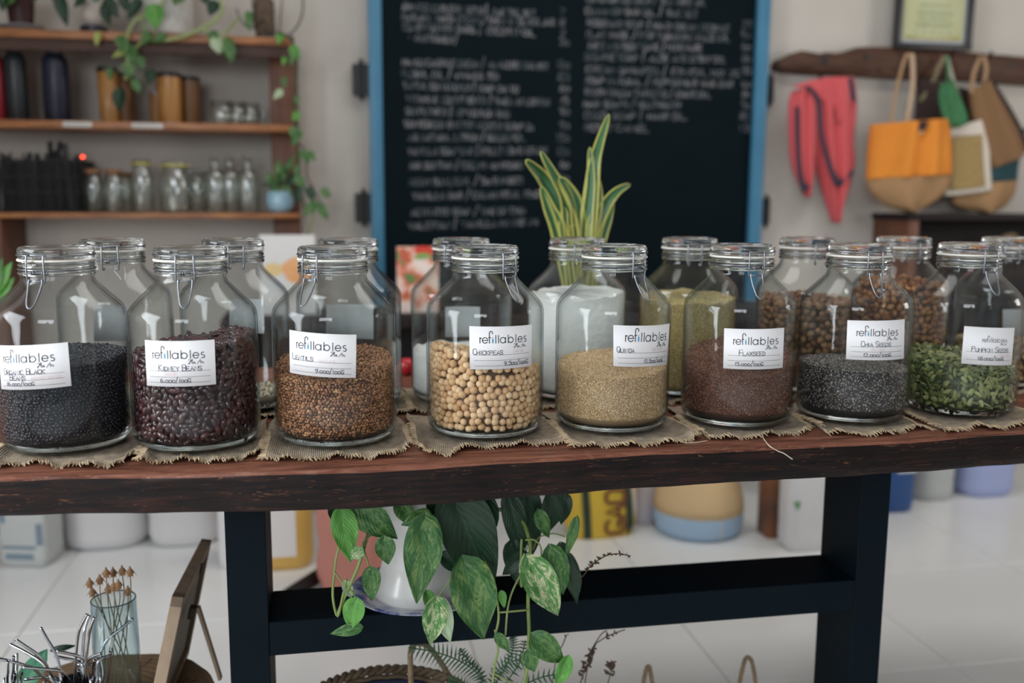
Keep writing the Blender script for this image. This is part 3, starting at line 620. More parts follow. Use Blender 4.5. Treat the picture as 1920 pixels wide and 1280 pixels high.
for i, nm, lv, ax, by, Mx, lab, cc in ((4, 'quinoa', 680, .03, .10, M_qui, 'level heap of fine sandy-beige quinoa inside its jar', (.22, .15, .08)), (5, 'flaxseed', 668, .12, .22, M_flx, 'heap of fine reddish-brown flaxseed inside its jar', (.04, .018, .012)), (6, 'chia_seeds', 680, -.03, .02, M_chi, 'heap of fine speckled black and pale chia seeds inside their jar', (.012, .012, .013))):
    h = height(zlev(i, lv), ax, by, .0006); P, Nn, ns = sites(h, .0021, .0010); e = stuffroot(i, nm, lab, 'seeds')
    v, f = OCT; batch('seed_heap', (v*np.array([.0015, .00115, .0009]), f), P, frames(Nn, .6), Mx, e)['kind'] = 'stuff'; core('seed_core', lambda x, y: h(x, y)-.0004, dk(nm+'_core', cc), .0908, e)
h = height(zlev(7, 672), -.06, .12, .002); P, Nn, ns = sites(h, .0092, .0026, depth=1.2)
e, Pr, Fr = individuals(7, 'pumpkin_seed', pump_shape(), P, Nn, .55, M_pmp, 'one of the flat green pumpkin seeds in the pumpkin seeds jar', 'seed', 'pumpkin seeds in the jar', 'pumpkin_seeds', 'deeper green pumpkin seeds filling the pumpkin seeds jar')
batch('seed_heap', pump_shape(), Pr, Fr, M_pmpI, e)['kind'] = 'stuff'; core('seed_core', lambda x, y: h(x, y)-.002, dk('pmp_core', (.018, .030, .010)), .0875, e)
# back row
def bstuff(i, nm, lab, cat, lv, s, size, shp, Mx, cc, ax=0, by=.05, rough=.003, cr_=.088):
    h = height(zlev(i, lv, BJ), ax, by, rough); P, Nn, ns = sites(h, s, size); e = stuffroot(i, nm, lab, cat, BJ)
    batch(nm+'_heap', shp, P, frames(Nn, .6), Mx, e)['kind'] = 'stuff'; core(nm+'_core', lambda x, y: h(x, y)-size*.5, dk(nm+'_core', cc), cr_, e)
v1, f1 = ICO1; vo, fo = OCT
bstuff(1, 'pale_flakes', 'shallow layer of pale flaky grain at the bottom of its jar', 'flakes', 738, .0085, .003, (v1*np.array([.0055, .004, .0014]), f1), M_flk, (.3, .26, .2))
for i, lv, ax, by, lab in ((3, 655, .0, .04, 'white powder half filling the jar behind the chickpeas'), (4, 548, .04, .05, 'white powder with lumps filling the jar behind the quinoa')):
    h = height(zlev(i, lv, BJ), ax, by, .0035); X, Y = BJ[i]; e = core('white_powder', h, M_flour, .0912, None, nr=16); e.location = (X, Y, TZ+JB); tag(e, lab, 'powder', kind='stuff')
bstuff(5, 'couscous', 'yellowish couscous filling the jar behind the quinoa', 'grain', 556, .0032, .0016, (vo*.0019, fo), M_cous, (.4, .3, .12))
bstuff(6, 'brown_nuts', 'brown nuts filling the jar behind the flaxseed', 'nuts', 560, .0145, .0075, (v1*np.array([.0085, .0070, .0062]), f1), M_nut, (.05, .02, .01), cr_=.078)
bstuff(7, 'dried_fruit_pieces', 'orange-brown dried pieces filling the jar behind the chia seeds', 'dried fruit', 530, .014, .006, (v1*np.array([.009, .007, .004]), f1), M_drd, (.07, .025, .012), cr_=.078)
bstuff(8, 'mixed_nuts', 'mixed light and dark brown nuts in the jar at the picture edge', 'nuts', 640, .013, .0065, (v1*np.array([.0085, .0065, .0052]), f1), M_wal, (.06, .03, .015), cr_=.080)

# ---------------------------------------------------------------- burlap mats
def burlap(front, yback, label, zoff=.0, seed=0, fringe_sides=True):
    """front: world (x, y) points of the front edge, left to right"""
    fp = np.array(front); L = np.concatenate([[0], np.cumsum(np.linalg.norm(np.diff(fp, axis=0), axis=1))]); L /= L[-1]
    nu, nv = 44, 30; V = []; UV = []; rg = np.random.default_rng(seed)
    ph = rg.uniform(0, 6, 6); width = abs(fp[-1][0]-fp[0][0]); xm = (fp[0][0]+fp[-1][0])/2
    def P(u, v):
        x = float(np.interp(u, L, fp[:, 0])); y = float(np.interp(u, L, fp[:, 1]))
        xb = xm+(u-.5)*width*1.0+.004*math.sin(v*9+ph[0])*(1 if u > .5 else -1); t = min(1, v*1.0)
        X = x+(xb-x)*t; Y = y+(yback-y)*v+.003*math.sin(u*17+ph[1])*v
        edgew = max(0, 1-v*7)+max(0, 1-u*9)+max(0, 1-(1-u)*9)
        z = TZ+.0016+zoff+min(1, edgew)*(.0028*(1+math.sin(u*21+ph[2]+v*4))+.0018*(1+math.sin(u*47+ph[3])))+.0006*math.sin(u*60+v*40)
        return (X, Y, z)
    for j in range(nv+1):
        for i in range(nu+1): V.append(P(i/nu, j/nv)); UV.append((i/nu*width/.23, j/nv))
    F = [(j*(nu+1)+i, j*(nu+1)+i+1, (j+1)*(nu+1)+i+1, (j+1)*(nu+1)+i) for j in range(nv) for i in range(nu)]
    mb = MB(); mb.add(V, F); me = mb.mesh('burlap_mat', True)
    uvl = me.uv_layers.new(name='UVMap'); li = np.empty(len(me.loops), np.int32); me.loops.foreach_get('vertex_index', li); uvl.data.foreach_set('uv', np.array(UV, np.float32)[li].ravel())
    o = link('burlap_mat', me, None, M_burlap); s = o.modifiers.new('thick', 'SOLIDIFY'); s.thickness = .0014; s.offset = -1
    tag(o, label, 'mat', 'burlap mats under the jars')
    fr = MB()
    def th(p, d, l):
        p = np.array(p); d = np.array(d)/np.linalg.norm(d); q = p-d*.004; q[2] += .0006
        e1 = p+d*l*.55+np.array([rg.uniform(-1, 1)*.0012, 0, -.0002]); e2 = p+d*l+np.array([rg.uniform(-1, 1)*.002, rg.uniform(-1, 1)*.001, -.0012])
        e2[2] = max(e2[2], TZ+.0008) if e2[1] > front_y(e2[0])+.004 else e2[2]
        fr.tube([q, e1, e2], [.0008, .0009, .0006], 4, caps=False)
    for k in range(int(width/.0032)):
        u = (k+rg.uniform(0, .5))/(width/.0032)
        if 0 < u < 1: th(P(u, 0), (rg.uniform(-.35, .35), -1, -.1), rg.uniform(.005, .011))
    for side in (0, 1):
        for k in range(44): th(P(side, (k+rg.uniform(0, .5))/70), ((1 if side else -1), rg.uniform(-.4, .3), -.05), rg.uniform(.004, .010))
    fo_ = fr.build('frayed_threads', M_fray, o); fo_['kind'] = 'stuff'
    return o
EDG = [[(-40, 877), (0, 874), (68, 866), (92, 873), (135, 873), (200, 874), (222, 867), (251, 857)], [(259, 866), (300, 866), (350, 862), (420, 866), (465, 856), (488, 847)],
 [(493, 860), (540, 862), (622, 858), (673, 856), (695, 858), (738, 852), (768, 834)], [(782, 832), (798, 848), (844, 852), (866, 840), (900, 838), (960, 836), (1015, 832), (1062, 829)],
 [(1074, 838), (1120, 836), (1208, 834), (1286, 827), (1311, 819)], [(1318, 812), (1333, 822), (1390, 821), (1443, 816), (1508, 811), (1521, 798)],
 [(1539, 800), (1551, 812), (1628, 815), (1671, 813), (1714, 802), (1750, 804)], [(1762, 800), (1779, 811), (1834, 798), (1867, 804), (1920, 795), (1975, 790)]]
NM = ['black beans', 'kidney beans', 'lentils', 'chickpeas', 'quinoa', 'flaxseed', 'chia seeds', 'pumpkin seeds']
for i, e_ in enumerate(EDG):
    burlap([tuple(at(px, py, z=TZ+.003)[:2]) for px, py in e_], .118+.004*(i % 2), 'frayed tan burlap mat under the %s jar' % NM[i], seed=i)
BN = ['behind the black beans jar', 'behind the kidney beans jar', 'behind the lentils jar', 'behind the chickpeas jar', 'behind the quinoa jar, holding a white powder jar', 'under the couscous jar', 'under the brown nuts jar', 'under the dried fruit jar', 'under the mixed nuts jar']
for i, (X, Y) in enumerate(BJ):
    wv = [(X-.103+.206*k/6, Y-.105+.006*math.sin(k*2.1+i)) for k in range(7)]
    burlap(wv, Y+.115, 'burlap mat in the back row, '+BN[i], seed=20+i)
mb = MB(); mb.tube(smoothpts([tuple(at(1428, 815, z=TZ+.004)), tuple(at(1433, 824, z=TZ+.002)), tuple(at(1443, 836, Y=front_y(.65)-.003)), tuple(at(1458, 845, Y=front_y(.66)-.005)), tuple(at(1470, 850, Y=front_y(.67)-.006)), tuple(at(1486, 861, Y=front_y(.68)-.008))], 5), .0009, 5)
tag(mb.build('loose_thread', M_thread, smooth=True), 'pale loose burlap thread hanging over the table edge below the flaxseed jar', 'thread')
mb = MB(); mb.tube(smoothpts([tuple(at(x, y, z=TZ+.0016)) for x, y in ((1278, 828), (1290, 830), (1308, 829), (1326, 826))], 5), .0009, 5)
tag(mb.build('loose_thread', M_thread, smooth=True), 'short pale thread lying on the table between the quinoa and flaxseed jars', 'thread')

# ---------------------------------------------------------------- chalkboard between its frame rails, on the wall
YBD = 2.17
def wbox(x0, y0, x1, y1, Y, dep, name, M, par=None, bev=.002):      # box whose front face fills a picture rectangle at plane Y
    a = at(x0, y1, Y=Y); b = at(x1, y0, Y=Y)
    return bevbox((a[0], Y, a[2]), (b[0], Y+dep, b[2]), name, M, par, bev)
bx0, bx1 = float(at(693, 200, Y=YBD)[0]), float(at(1436, 200, Y=YBD)[0])
bz0, bz1 = .45, 2.22
board = empty('chalkboard', ((bx0+bx1)/2, YBD, bz0)); tag(board, 'big black chalkboard in a blue wooden frame, covered in faint handwritten lists', 'chalkboard')
kid(bevbox((bx0+.03, YBD+.012, bz0+.03), (bx1-.03, YBD+.05, bz1-.03), 'slate', M_board, bev=.001), board)
fw = .048
kid(bevbox((bx0, YBD-.004, bz0), (bx0+fw, YBD+.066, bz1), 'frame_rail', M_blue, bev=.004), board)
kid(bevbox((bx1-fw*1.12, YBD-.012, bz0), (bx1, YBD+.066, bz1), 'frame_rail', M_blue, bev=.006), board)
kid(bevbox((bx0+fw, YBD-.002, bz0), (bx1-fw, YBD+.066, bz0+fw), 'frame_rail', M_blue, bev=.004), board)
kid(bevbox((bx0+fw, YBD-.002, bz1-fw), (bx1-fw, YBD+.066, bz1), 'frame_rail', M_blue, bev=.004), board)
for (x0, y0, x1, y1) in ((661, 120, 693, 178), (666, 362, 698, 416), (1436, 145, 1452, 192), (1428, 372, 1445, 420)):
    a = at(x0, y1, Y=YBD+.03); b = at(x1, y0, Y=YBD+.03); mb = MB(); xm = (a[0]+b[0])/2; zm = (a[2]+b[2])/2; hw = (b[0]-a[0])/2; hh = (b[2]-a[2])/2
    mb.box((xm-hw, YBD+.03, zm-hh), (xm-hw*.12, YBD+.06, zm+hh)); mb.box((xm+hw*.12, YBD+.03, zm-hh), (xm+hw, YBD+.06, zm+hh))
    mb.lathe([(0, -hh*1.35), (.006, -hh*1.3), (.009, -hh*1.1), (.009, hh*1.1), (.006, hh*1.3), (0, hh*1.35)], 10, (xm, YBD+.03, zm))
    for dx in (-.65, .65):
        for dz in (-.6, .6): mb.lathe([(0, -.003), (.005, -.003), (.005, 0)], 8, (xm+hw*dx, YBD+.028, zm+hh*dz))
    kid(mb.build('hinge', M_iron), board)
ch = MB()
LN = [(755, 1003, 12, 26, 'BAMBOO CUTLERY SETS / 60K THE SET'), (755, 1040, 32, 42, 'NATURAL HAND CREAM / SHEA IN GLASS JAR'), (755, 1003, 50, 62, 'CONDITIONER BARS / COCONUT OIL'), (765, 858, 70, 76, '- ANNI TURMER /'),
 (755, 1028, 116, 124, 'MANGO CASTILE CREAM / 40 HOURS BAR MIX'), (755, 935, 138, 144, 'FLORAL OIL / 4 HANDS TEN'), (758, 972, 160, 168, 'SANTAL CONDITIONER / SOAP CAN TO'), (762, 1030, 185, 192, 'VITAMINE CONDITIONER / SHEA IN LOTION'),
 (760, 955, 208, 214, 'SUNFLOWER / KP LOTION BAR'), (760, 1000, 232, 238, 'SUNSCREEN BUTTER WOODEN SOAP 30'), (766, 985, 257, 258, 'AIR NATURAL LOTION / GOLDEN OIL'), (765, 1025, 284, 282, 'VANILLA SOAP BAR / FILLS 120 G LEMON'), (768, 980, 310, 310, 'AIR SUNTAN / CREAM 40 HOURS'),
 (768, 980, 342, 338, 'NEEM SUNLIGHT / 50 BAMBOO'), (775, 1012, 368, 364, 'VANILLA BAR / CREAM VITAL 120G'), (772, 985, 398, 395, 'ACTIVATED SOAP / TIME OF CHIA'), (768, 1008, 424, 416, 'VALERIAN / VANILLA MINDS 74'),
 (1100, 1322, -2, 4, 'LEMONGRASS BALM / TEA TREE OIL'), (1098, 1308, 20, 26, 'CINNAMON BAR OIL / 90K SET'), (1100, 1368, 42, 54, 'ROSEMARY SOAP / HAND CREAM COCONUT'), (1100, 1368, 64, 72, 'CLAY MASK / FOR TURMERIC FACE OIL'), (1104, 1316, 86, 90, 'FACE AND BODY TONIC / HOME MADE'),
 (1096, 1360, 106, 112, 'SESAME SOAP / ALOE AND BODY OIL'), (1100, 1386, 130, 138, 'CREAM SHAMPOO / ETHICAL MIX 7G'), (1098, 1374, 151, 158, 'SOAP NATURAL / PEPPERMINT WAX BAR'), (1095, 1332, 173, 178, 'TOOTH BRUSH TABLETS / CHARCOAL'), (1095, 1275, 195, 197, 'HAIR SOAPS / MOUTHWASH'), (1097, 1287, 216, 219, 'COCO SOAP / HAIR OIL'), (1097, 1216, 239, 241, 'ROSE CAMEL')]
for x0, x1, ya, yb, t in LN:
    A = at(x0, ya, Y=YBD+.0115); B = at(x1, yb, Y=YBD+.0115); h_ = .0235; wd = B[0]-A[0]; u = width_of(t, h_, .6, .3); k = wd/u
    sts, _ = strokes(t, 0, 0, h_, .6*k, .3*.6/.6, .22)
    mx_ = max(p[0] for s_ in sts for p in s_)
    for s_ in sts: ribbon(ch, [(p[0]*wd/mx_, p[1]) for p in s_], .0021, lambda a, b, off: (A[0]+a, YBD+.0114, A[2]+(B[2]-A[2])*a/wd-h_*.5+b))
for px, L_ in ((1050, [(22, '7'), (42, '8'), (62, '9'), (78, '20'), (120, '120'), (143, '135'), (165, '60'), (188, '45'), (208, '90'), (234, '90'), (258, '150'), (283, '150'), (308, '60'), (334, '90')]), (1392, [(46, '75'), (66, '90'), (88, '60'), (108, '80'), (132, '95'), (156, '60'), (177, '80'), (197, '50'), (218, '115'), (240, '1 24')])):
    for py, t in L_:
        A = at(px-5*(len(t) > 2), py, Y=YBD+.0115); sts, _ = strokes(t, 0, 0, .026, .6, .25, .2)
        for s_ in sts: ribbon(ch, s_, .0017, lambda a, b, off: (A[0]+a, YBD+.0114, A[2]-.013+b))
cw_ = kid(ch.build('chalk_writing', M_chalk), board); cw_['kind'] = 'stuff'

# ---------------------------------------------------------------- wooden shelf unit
YS = 1.96
shelf = empty('wall_shelf', (-.9, 2.1, 0)); tag(shelf, 'brown wooden wall shelf with three boards and an end post, full of bottles and plants', 'shelf')
zs = [float(at(300, y, Y=YS)[2]) for y in (70, 236, 404)]      # front edge centre heights
xr = [float(at(x, y, Y=YS)[0]) for x, y in ((546, 72), (551, 238), (561, 404))]
th_ = [.026, .024, .018]
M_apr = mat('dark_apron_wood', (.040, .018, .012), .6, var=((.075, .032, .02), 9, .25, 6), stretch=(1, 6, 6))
for k in range(3): kid(bevbox((-1.355, YS, zs[k]-th_[k]/2), (xr[k], YB-.002, zs[k]+th_[k]/2), 'shelf_board', M_shelf, bev=.003), shelf)
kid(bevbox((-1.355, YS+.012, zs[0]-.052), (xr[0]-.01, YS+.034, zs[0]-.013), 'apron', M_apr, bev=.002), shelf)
px0, px1 = float(at(509, 300, Y=YS+.13)[0]), float(at(545, 300, Y=YS+.13)[0])
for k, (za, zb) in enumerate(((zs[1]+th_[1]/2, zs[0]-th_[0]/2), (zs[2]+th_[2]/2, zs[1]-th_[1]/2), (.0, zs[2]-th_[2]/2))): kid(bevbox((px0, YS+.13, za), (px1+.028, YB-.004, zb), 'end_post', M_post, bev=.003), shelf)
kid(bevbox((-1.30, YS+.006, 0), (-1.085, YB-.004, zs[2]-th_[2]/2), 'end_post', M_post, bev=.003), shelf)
M_tag = mat('price_strip', (.66, .64, .62), .7)
for x0, x1 in ((118, 172), (247, 305)):
    a = at(x0, 235, Y=YS-.001); b = at(x1, 229, Y=YS-.001); st_ = bevbox((a[0], YS-.003, zs[1]-.0085), (b[0], YS-.0003, zs[1]+.0085), 'price_strip', M_tag, None, .0005)
    tm_ = MB()
    for k in range(9): ribbon(tm_, [(a[0]+.006+k*(b[0]-a[0]-.014)/9, zs[1]-.003), (a[0]+.006+(k+.7)*(b[0]-a[0]-.014)/9, zs[1]+.003)], .0008, lambda u, v, off: (u, YS-.0033, v))
    tm_.build('printed_text', M_print, st_)
    kid(st_, shelf)

def vessel(name, label, cat, prof, px, Y, zbase, M, group=None, seg=28, scale=1.):
    X = float(at(px, 300, Y=Y)[0]) if px is not None else 0; r = empty(name, (X, Y, zbase)); tag(r, label, cat, group); mb = MB(); mb.lathe([(a*scale, b*scale) for a, b in prof], seg); mb.build('body', M, r, auto=40); return r
def ph(px, Y): return px*mpp(Y, 300)
zt = [zs[k]+th_[k]/2 for k in range(3)]
# middle shelf: steel bottles, bamboo tumblers, glass mugs
def steel_bottle(px, w_, h_, M, label, Y=2.06):
    R = w_/2; r = vessel('steel_bottle', label, 'bottle', [(0, 0), (R*.92, 0), (R, R*.12), (R, h_*.74), (R*.93, h_*.80), (R*.70, h_*.86), (R*.62, h_*.88), (0, h_*.88)], px, Y, zt[1], M, 'steel bottles on the middle shelf')
    mb = MB(); mb.lathe([(R*.55, h_*.88), (R*.66, h_*.885), (R*.68, h_*.905), (R*.66, h_*.985), (R*.58, h_), (0, h_)], 24); mb.build('cap', M_steel, r, auto=35); return r
M_red = mat('red_enamel', (.22, .012, .022), .35); M_char = mat('charcoal_enamel', (.020, .024, .028), .38); M_navy = mat('navy_enamel', (.010, .014, .032), .4)
steel_bottle(1, .066, .25, M_red, 'deep red bottle at the very edge of the middle shelf')
steel_bottle(40, .072, .26, M_char, 'charcoal bottle with a pale sheen beside the red bottle')
steel_bottle(114, .085, .255, M_navy, 'dark navy bottle with steel cap, between charcoal bottle and bamboo tumblers', 2.04)
M_bam = mat('bamboo', (.50, .25, .07), .4, var=((.32, .14, .035), 12, .3), stretch=(8, 8, .7), coat=.2); M_bamd = mat('dark_bamboo', (.20, .095, .035), .45, var=((.12, .055, .02), 12, .3), stretch=(8, 8, .7)); M_blk = mat('black_plastic', (.012, .012, .014), .4)
def tumbler(px, wpx, hpx, Y, label, M, lid=True):
    w_, h_ = ph(wpx, Y), ph(hpx, Y); R = w_/2
    r = vessel('bamboo_tumbler', label, 'tumbler', [(0, 0), (R*.86, 0), (R*.9, .004), (R, h_*.9), (R*.98, h_*.905), (0, h_*.905)], px, Y, zt[1], M, 'bamboo tumblers on the middle shelf')
    mb = MB(); mb.lathe([(R*.99, h_*.905), (R*1.03, h_*.91), (R*1.03, h_*.97), (R*.8, h_), (0, h_)] if lid else [(R*.9, h_*.905), (R*.98, h_*.905), (R*.98, h_*.93), (R*.9, h_*.93)], 24); mb.build('lid' if lid else 'rim', M_blk if lid else M_steel, r, auto=35)
    mb = MB(); mb.lathe([(R*.855, .0005), (R*.9, .0005), (R*.905, .005), (R*.87, .005)], 24, close=True); mb.build('base_ring', M_steel, r)
tumbler(210, 36, 100, 2.07, 'bamboo tumbler half behind the hanging vine leaf, nearest the navy bottle', M_bam)
tumbler(241, 34, 92, 2.11, 'dull bamboo tumbler just behind and beside the vine-covered one', M_bamd)
tumbler(300, 28, 62, 2.13, 'short bamboo cup tucked behind the brightest bamboo tumbler', M_bam, False)
tumbler(323, 45, 92, 2.05, 'brightest golden bamboo tumbler with black lid', M_bam)
tumbler(362, 36, 88, 2.10, 'dark brown bamboo tumbler with black lid, beside the glass mugs', M_bamd)
for k, (px, rr, Y, lab) in enumerate(((420, 21, 2.04, 'clear glass cup nearest the bamboo tumblers'), (447, 19, 2.08, 'clear glass cup in the middle of the three'), (470, 19, 2.12, 'clear glass mug nearest the shelf post'))):
    R = ph(rr, Y); h_ = ph(44, Y); r = empty('glass_mug', (float(at(px, 300, Y=Y)[0]), Y, zt[1])); tag(r, lab+', middle shelf', 'mug', 'glass mugs on the middle shelf')
    mb = MB(); mb.lathe([(0, 0), (R*.8, 0), (R*.9, .004), (R, h_*.3), (R, h_), (R*.95, h_), (R*.94, h_*.3), (R*.8, .008), (0, .008)], 24); mb.build('body', MGT, r, smooth=True)
    mb = MB(); mb.tube([(R*.95+R*.42*math.sin(PI*t/8), 0, h_*(.2+.6*t/8)) for t in range(9)], .0035, 6); mb.build('handle', MGT, r, smooth=True)
# lower shelf
M_cork = mat('cork', (.26, .13, .06), .8, bump=(200, .4, .001)); M_yel = mat('yellow_seal', (.55, .50, .12), .5)
def small_jar(px, wpx, hpx, Y, label, lidM, lidh, name='storage_jar', ring=None):
    w_, h_ = ph(wpx, Y), ph(hpx, Y); R = w_/2; z = zt[2]
    r = empty(name, (float(at(px, 360, Y=Y)[0]), Y, z)); tag(r, label, 'jar', 'small empty jars on the lower shelf'); mb = MB()
    hb = h_*(1-lidh); mb.lathe([(0, 0), (R*.85, 0), (R, R*.15), (R, hb*.72), (R*.92, hb*.82), (R*.78, hb*.88), (R*.78, hb), (R*.72, hb), (R*.72, hb*.88), (R*.86, hb*.82), (R*.93, hb*.7), (R*.93, R*.2), (R*.8, .006), (0, .006)], 28); mb.build('glass_body', MGT, r, smooth=True)
    mb = MB(); mb.lathe([(0, hb-.001), (R*.80, hb-.001), (R*.84, hb+.002), (R*.84, h_*.985), (R*.78, h_), (0, h_)], 24); mb.build('lid', lidM, r, auto=35)
    if ring: mb = MB(); mb.lathe([(R*.80, hb*.995), (R*.92, hb*.995), (R*.92, hb+.006), (R*.80, hb+.006)], 24, close=True); mb.build('seal', ring, r)
    return r
small_jar(176, 34, 78, 2.06, 'small corked glass jar nearest the dark crate', M_cork, .10); small_jar(214, 34, 78, 2.05, 'small corked glass jar, second from the dark crate', M_cork, .10)
small_jar(235, 30, 72, 2.13, 'small dim corked jar half hidden behind the second corked jar', M_cork, .10)
small_jar(267, 40, 94, 2.05, 'tall narrow glass jar with a yellow seal', MGS, .07, ring=M_yel); small_jar(330, 58, 92, 2.06, 'wide squat glass jar with a yellow seal', MGS, .08, ring=M_yel); small_jar(370, 40, 78, 2.14, 'dim wide jar tucked behind the squat yellow-seal jar', MGS, .08)
for px, Y, lab in ((404, 2.05, 'nearest the squat jar'), (432, 2.09, 'in the middle of the three'), (465, 2.05, 'nearest the blue pot')):
    R = ph(21, Y); h_ = ph(108, Y); r = empty('glass_bottle', (float(at(px, 360, Y=Y)[0]), Y, zt[2])); tag(r, 'empty clear bottle with round stopper, '+lab, 'bottle', 'clear bottles on the lower shelf')
    mb = MB(); mb.lathe([(0, 0), (R*.9, 0), (R, R*.15), (R, h_*.60), (R*.85, h_*.69), (R*.42, h_*.78), (R*.36, h_*.82), (R*.36, h_*.9), (R*.42, h_*.91), (R*.30, h_*.92), (R*.28, h_*.82), (R*.35, h_*.77), (R*.78, h_*.67), (R*.92, h_*.59), (R*.92, R*.2), (0, .006)], 24); mb.build('glass_body', MGT, r, smooth=True)
    mb = MB(); mb.lathe([(R*.26, h_*.90), (R*.36, h_*.93), (R*.40, h_*.96), (R*.30, h_*.99), (0, h_)], 16); mb.build('stopper', MGS, r, smooth=True)
cr_ = empty('wire_crate', (-.95, 2.06, zt[2])); tag(cr_, 'dark wire crate packed with thin black rods on the lower shelf', 'crate')
cx0, cx1 = float(at(-40, 350, Y=1.99)[0])+.95, float(at(148, 350, Y=1.99)[0])+.95; hc = ph(104, 2.0)
mb = MB(); mb.box((cx0, -.06, 0), (cx1, .16, .006))
mb.box((cx0, .155, 0), (cx1, .16, hc*.9))
for z_ in (.004, hc*.35, hc*.62, hc*.9):
    mb.tube([(cx0, -.06, z_), (cx1, -.06, z_), (cx1, .155, z_), (cx0, .155, z_)], .0028, 5, closed=True)
for k in range(27): x = cx0+(cx1-cx0)*k/26; mb.tube([(x, -.06, .003), (x, -.06, hc*.9)], .0018, 5)
for k in range(9): y = -.06+.215*k/8; mb.tube([(cx1, y, .003), (cx1, y, hc*.9)], .0018, 5)
mb.build('basket_frame', M_iron, cr_); 
for k in range(26):
    x = cx0+.02+(cx1-cx0-.04)*random.random(); y = random.uniform(-.05, .14); mb = MB(); mb.tube([(x, y, .006), (x+random.uniform(-.01, .01), y, hc*random.uniform(.6, .98)), (x+random.uniform(-.015, .02), y, hc*random.uniform(.99, 1.25 if x > cx1-.12 else 1.05))], random.choice((.0035, .006, .009)), 6); mb.build('rod', M_blk if k % 3 else M_char, cr_)
mb = MB(); P_ = at(155, 294, Y=2.02); mb.lathe([(0, -.005), (.004, -.0035), (.0055, 0), (.004, .0035), (0, .005)], 12, (0, 0, 0)); o = mb.build('indicator_lamp', mat('red_lamp', (.8, .05, .02), .4, emit=((1, .06, .02), 6)), smooth=True, loc=tuple(P_)); tag(o, 'tiny glowing red lamp above the corked jars', 'lamp')
mb = MB(); mb.tube([tuple(P_+np.array([0, .004, 0])), tuple(P_+np.array([-.01, .1, -.06])), tuple(P_+np.array([-.02, .22, -.10]))], .002, 5); mb.v = [tuple(np.array(q)-P_) for q in mb.v]; w_o = mb.build('cable', M_iron, o)

# ---------------------------------------------------------------- leaves
def leaf(base, tip, width, M, par=None, name='leaf', roll=0., curl=.15, fold=.18, heart=True, nn=None, nu=8, nv=12):
    b = np.array(base, float); t = np.array(tip, float); Lv = t-b; Ln = np.linalg.norm(Lv); l = Lv/Ln
    n = np.array(nn if nn is not None else (random.uniform(-.25, .25), -1, random.uniform(.05, .45)), float); n -= l*(n @ l); n /= np.linalg.norm(n); wv = np.cross(l, n)
    c, s = math.cos(roll), math.sin(roll); wv, n = c*wv+s*n, c*n-s*wv
    V = []; UV = []; ph_ = random.uniform(0, 6)
    for j in range(nv+1):
        v = j/nv
        wd = (math.sin(PI*min(1, v**.62))**.85*(1-.12*v)) if heart else math.sin(PI*v**.8)**.9
        if j in (0, nv): wd = .02
        for i in range(nu+1):
            u = i/nu*2-1; back = (.13*abs(u)**1.3*max(0, 1-v*2.6)) if heart else 0
            p = b+l*Ln*(v-back)+wv*(u*wd*width/2)
            p = p+n*(abs(u)*wd*width*fold-curl*Ln*(v-.35)**2*1.2+.012*Ln*math.sin(u*5+v*9+ph_)*abs(u)*2)
            V.append(p); UV.append((i/nu, v))
    F = [(j*(nu+1)+i, j*(nu+1)+i+1, (j+1)*(nu+1)+i+1, (j+1)*(nu+1)+i) for j in range(nv) for i in range(nu)]
    mb = MB(); mb.add(V, F); me = mb.mesh(name, True); uvl = me.uv_layers.new(name='UVMap'); li = np.empty(len(me.loops), np.int32); me.loops.foreach_get('vertex_index', li)
    uvl.data.foreach_set('uv', np.array(UV, np.float32)[li].ravel()); o = link(name, me, None, M)
    if par is not None: kid(o, par)
    return o
def pleaf(x0, y0, x1, y1, wpx, Y, M, par, dY=0., **k):
    k2 = mpp(Y, (x0+x1)/2); return leaf(at(x0, y0, Y=Y), at(x1, y1, Y=Y+dY), wpx*k2, M, par, **k)
def stem(pts, wpx, Y, M, par, name='stem', n=5):
    P = [tuple(at(p[0], p[1], Y=(p[2] if len(p) > 2 else Y))) for p in pts]; mb = MB(); mb.tube(smoothpts(P, n), wpx*mpp(Y)/2, 6); return kid(mb.build(name, M, smooth=True), par)

# top shelf plants and pots
YT = 2.06
M_wpot = mat('white_ceramic', (.62, .60, .57), .55, bump=(60, .8, .006), stretch=(1.5, 1.5, 1)); M_dpot = mat('oxblood_pot', (.045, .012, .012), .5); M_dish = mat('grey_dish', (.30, .33, .36), .35)
tp = empty('trailing_pothos', (float(at(311, 52, Y=YT)[0]), YT, zt[0])); tag(tp, 'trailing pothos in a textured white planter on the top shelf, vines hanging down', 'potted plant')
mb = MB(); Rw = ph(50, YT); prof = [(0, 0), (Rw*.86, 0), (Rw*.92, .008)]
for k in range(14): z_ = .014+k*.013; prof += [(Rw*(.95+.05*k/14)+.0025, z_), (Rw*(.95+.05*k/14)-.0012, z_+.0065)]
prof += [(Rw*1.02, .20), (Rw*.94, .20), (Rw*.90, .17), (0, .17)]; mb.lathe(prof, 36); mb.build('planter', mat('woven_white', (.60, .58, .55), .6, bump=(40, .9, .006)), tp, smooth=True)
YV = 1.93
stem([(330, -40), (300, 10), (270, 28), (250, 42), (240, 62), (236, 90), (240, 120), (236, 150)], 6, YV, M_stemP, tp, 'vine'); stem([(250, -20), (252, 20), (268, 40), (272, 62), (262, 82), (246, 96), (232, 104)], 5, YV, M_stem, tp, 'vine')
stem([(430, -60), (414, -5), (418, 16), (404, 38), (380, 52), (350, 66), (320, 74), (296, 76)], 7, YV, M_stemP, tp, 'vine'); stem([(376, 54), (398, 62), (416, 68), (420, 82)], 5, YV, M_stemP, tp, 'vine'); stem([(452, 32), (436, 46), (424, 66), (426, 90)], 4, YV, M_stem, tp, 'vine')
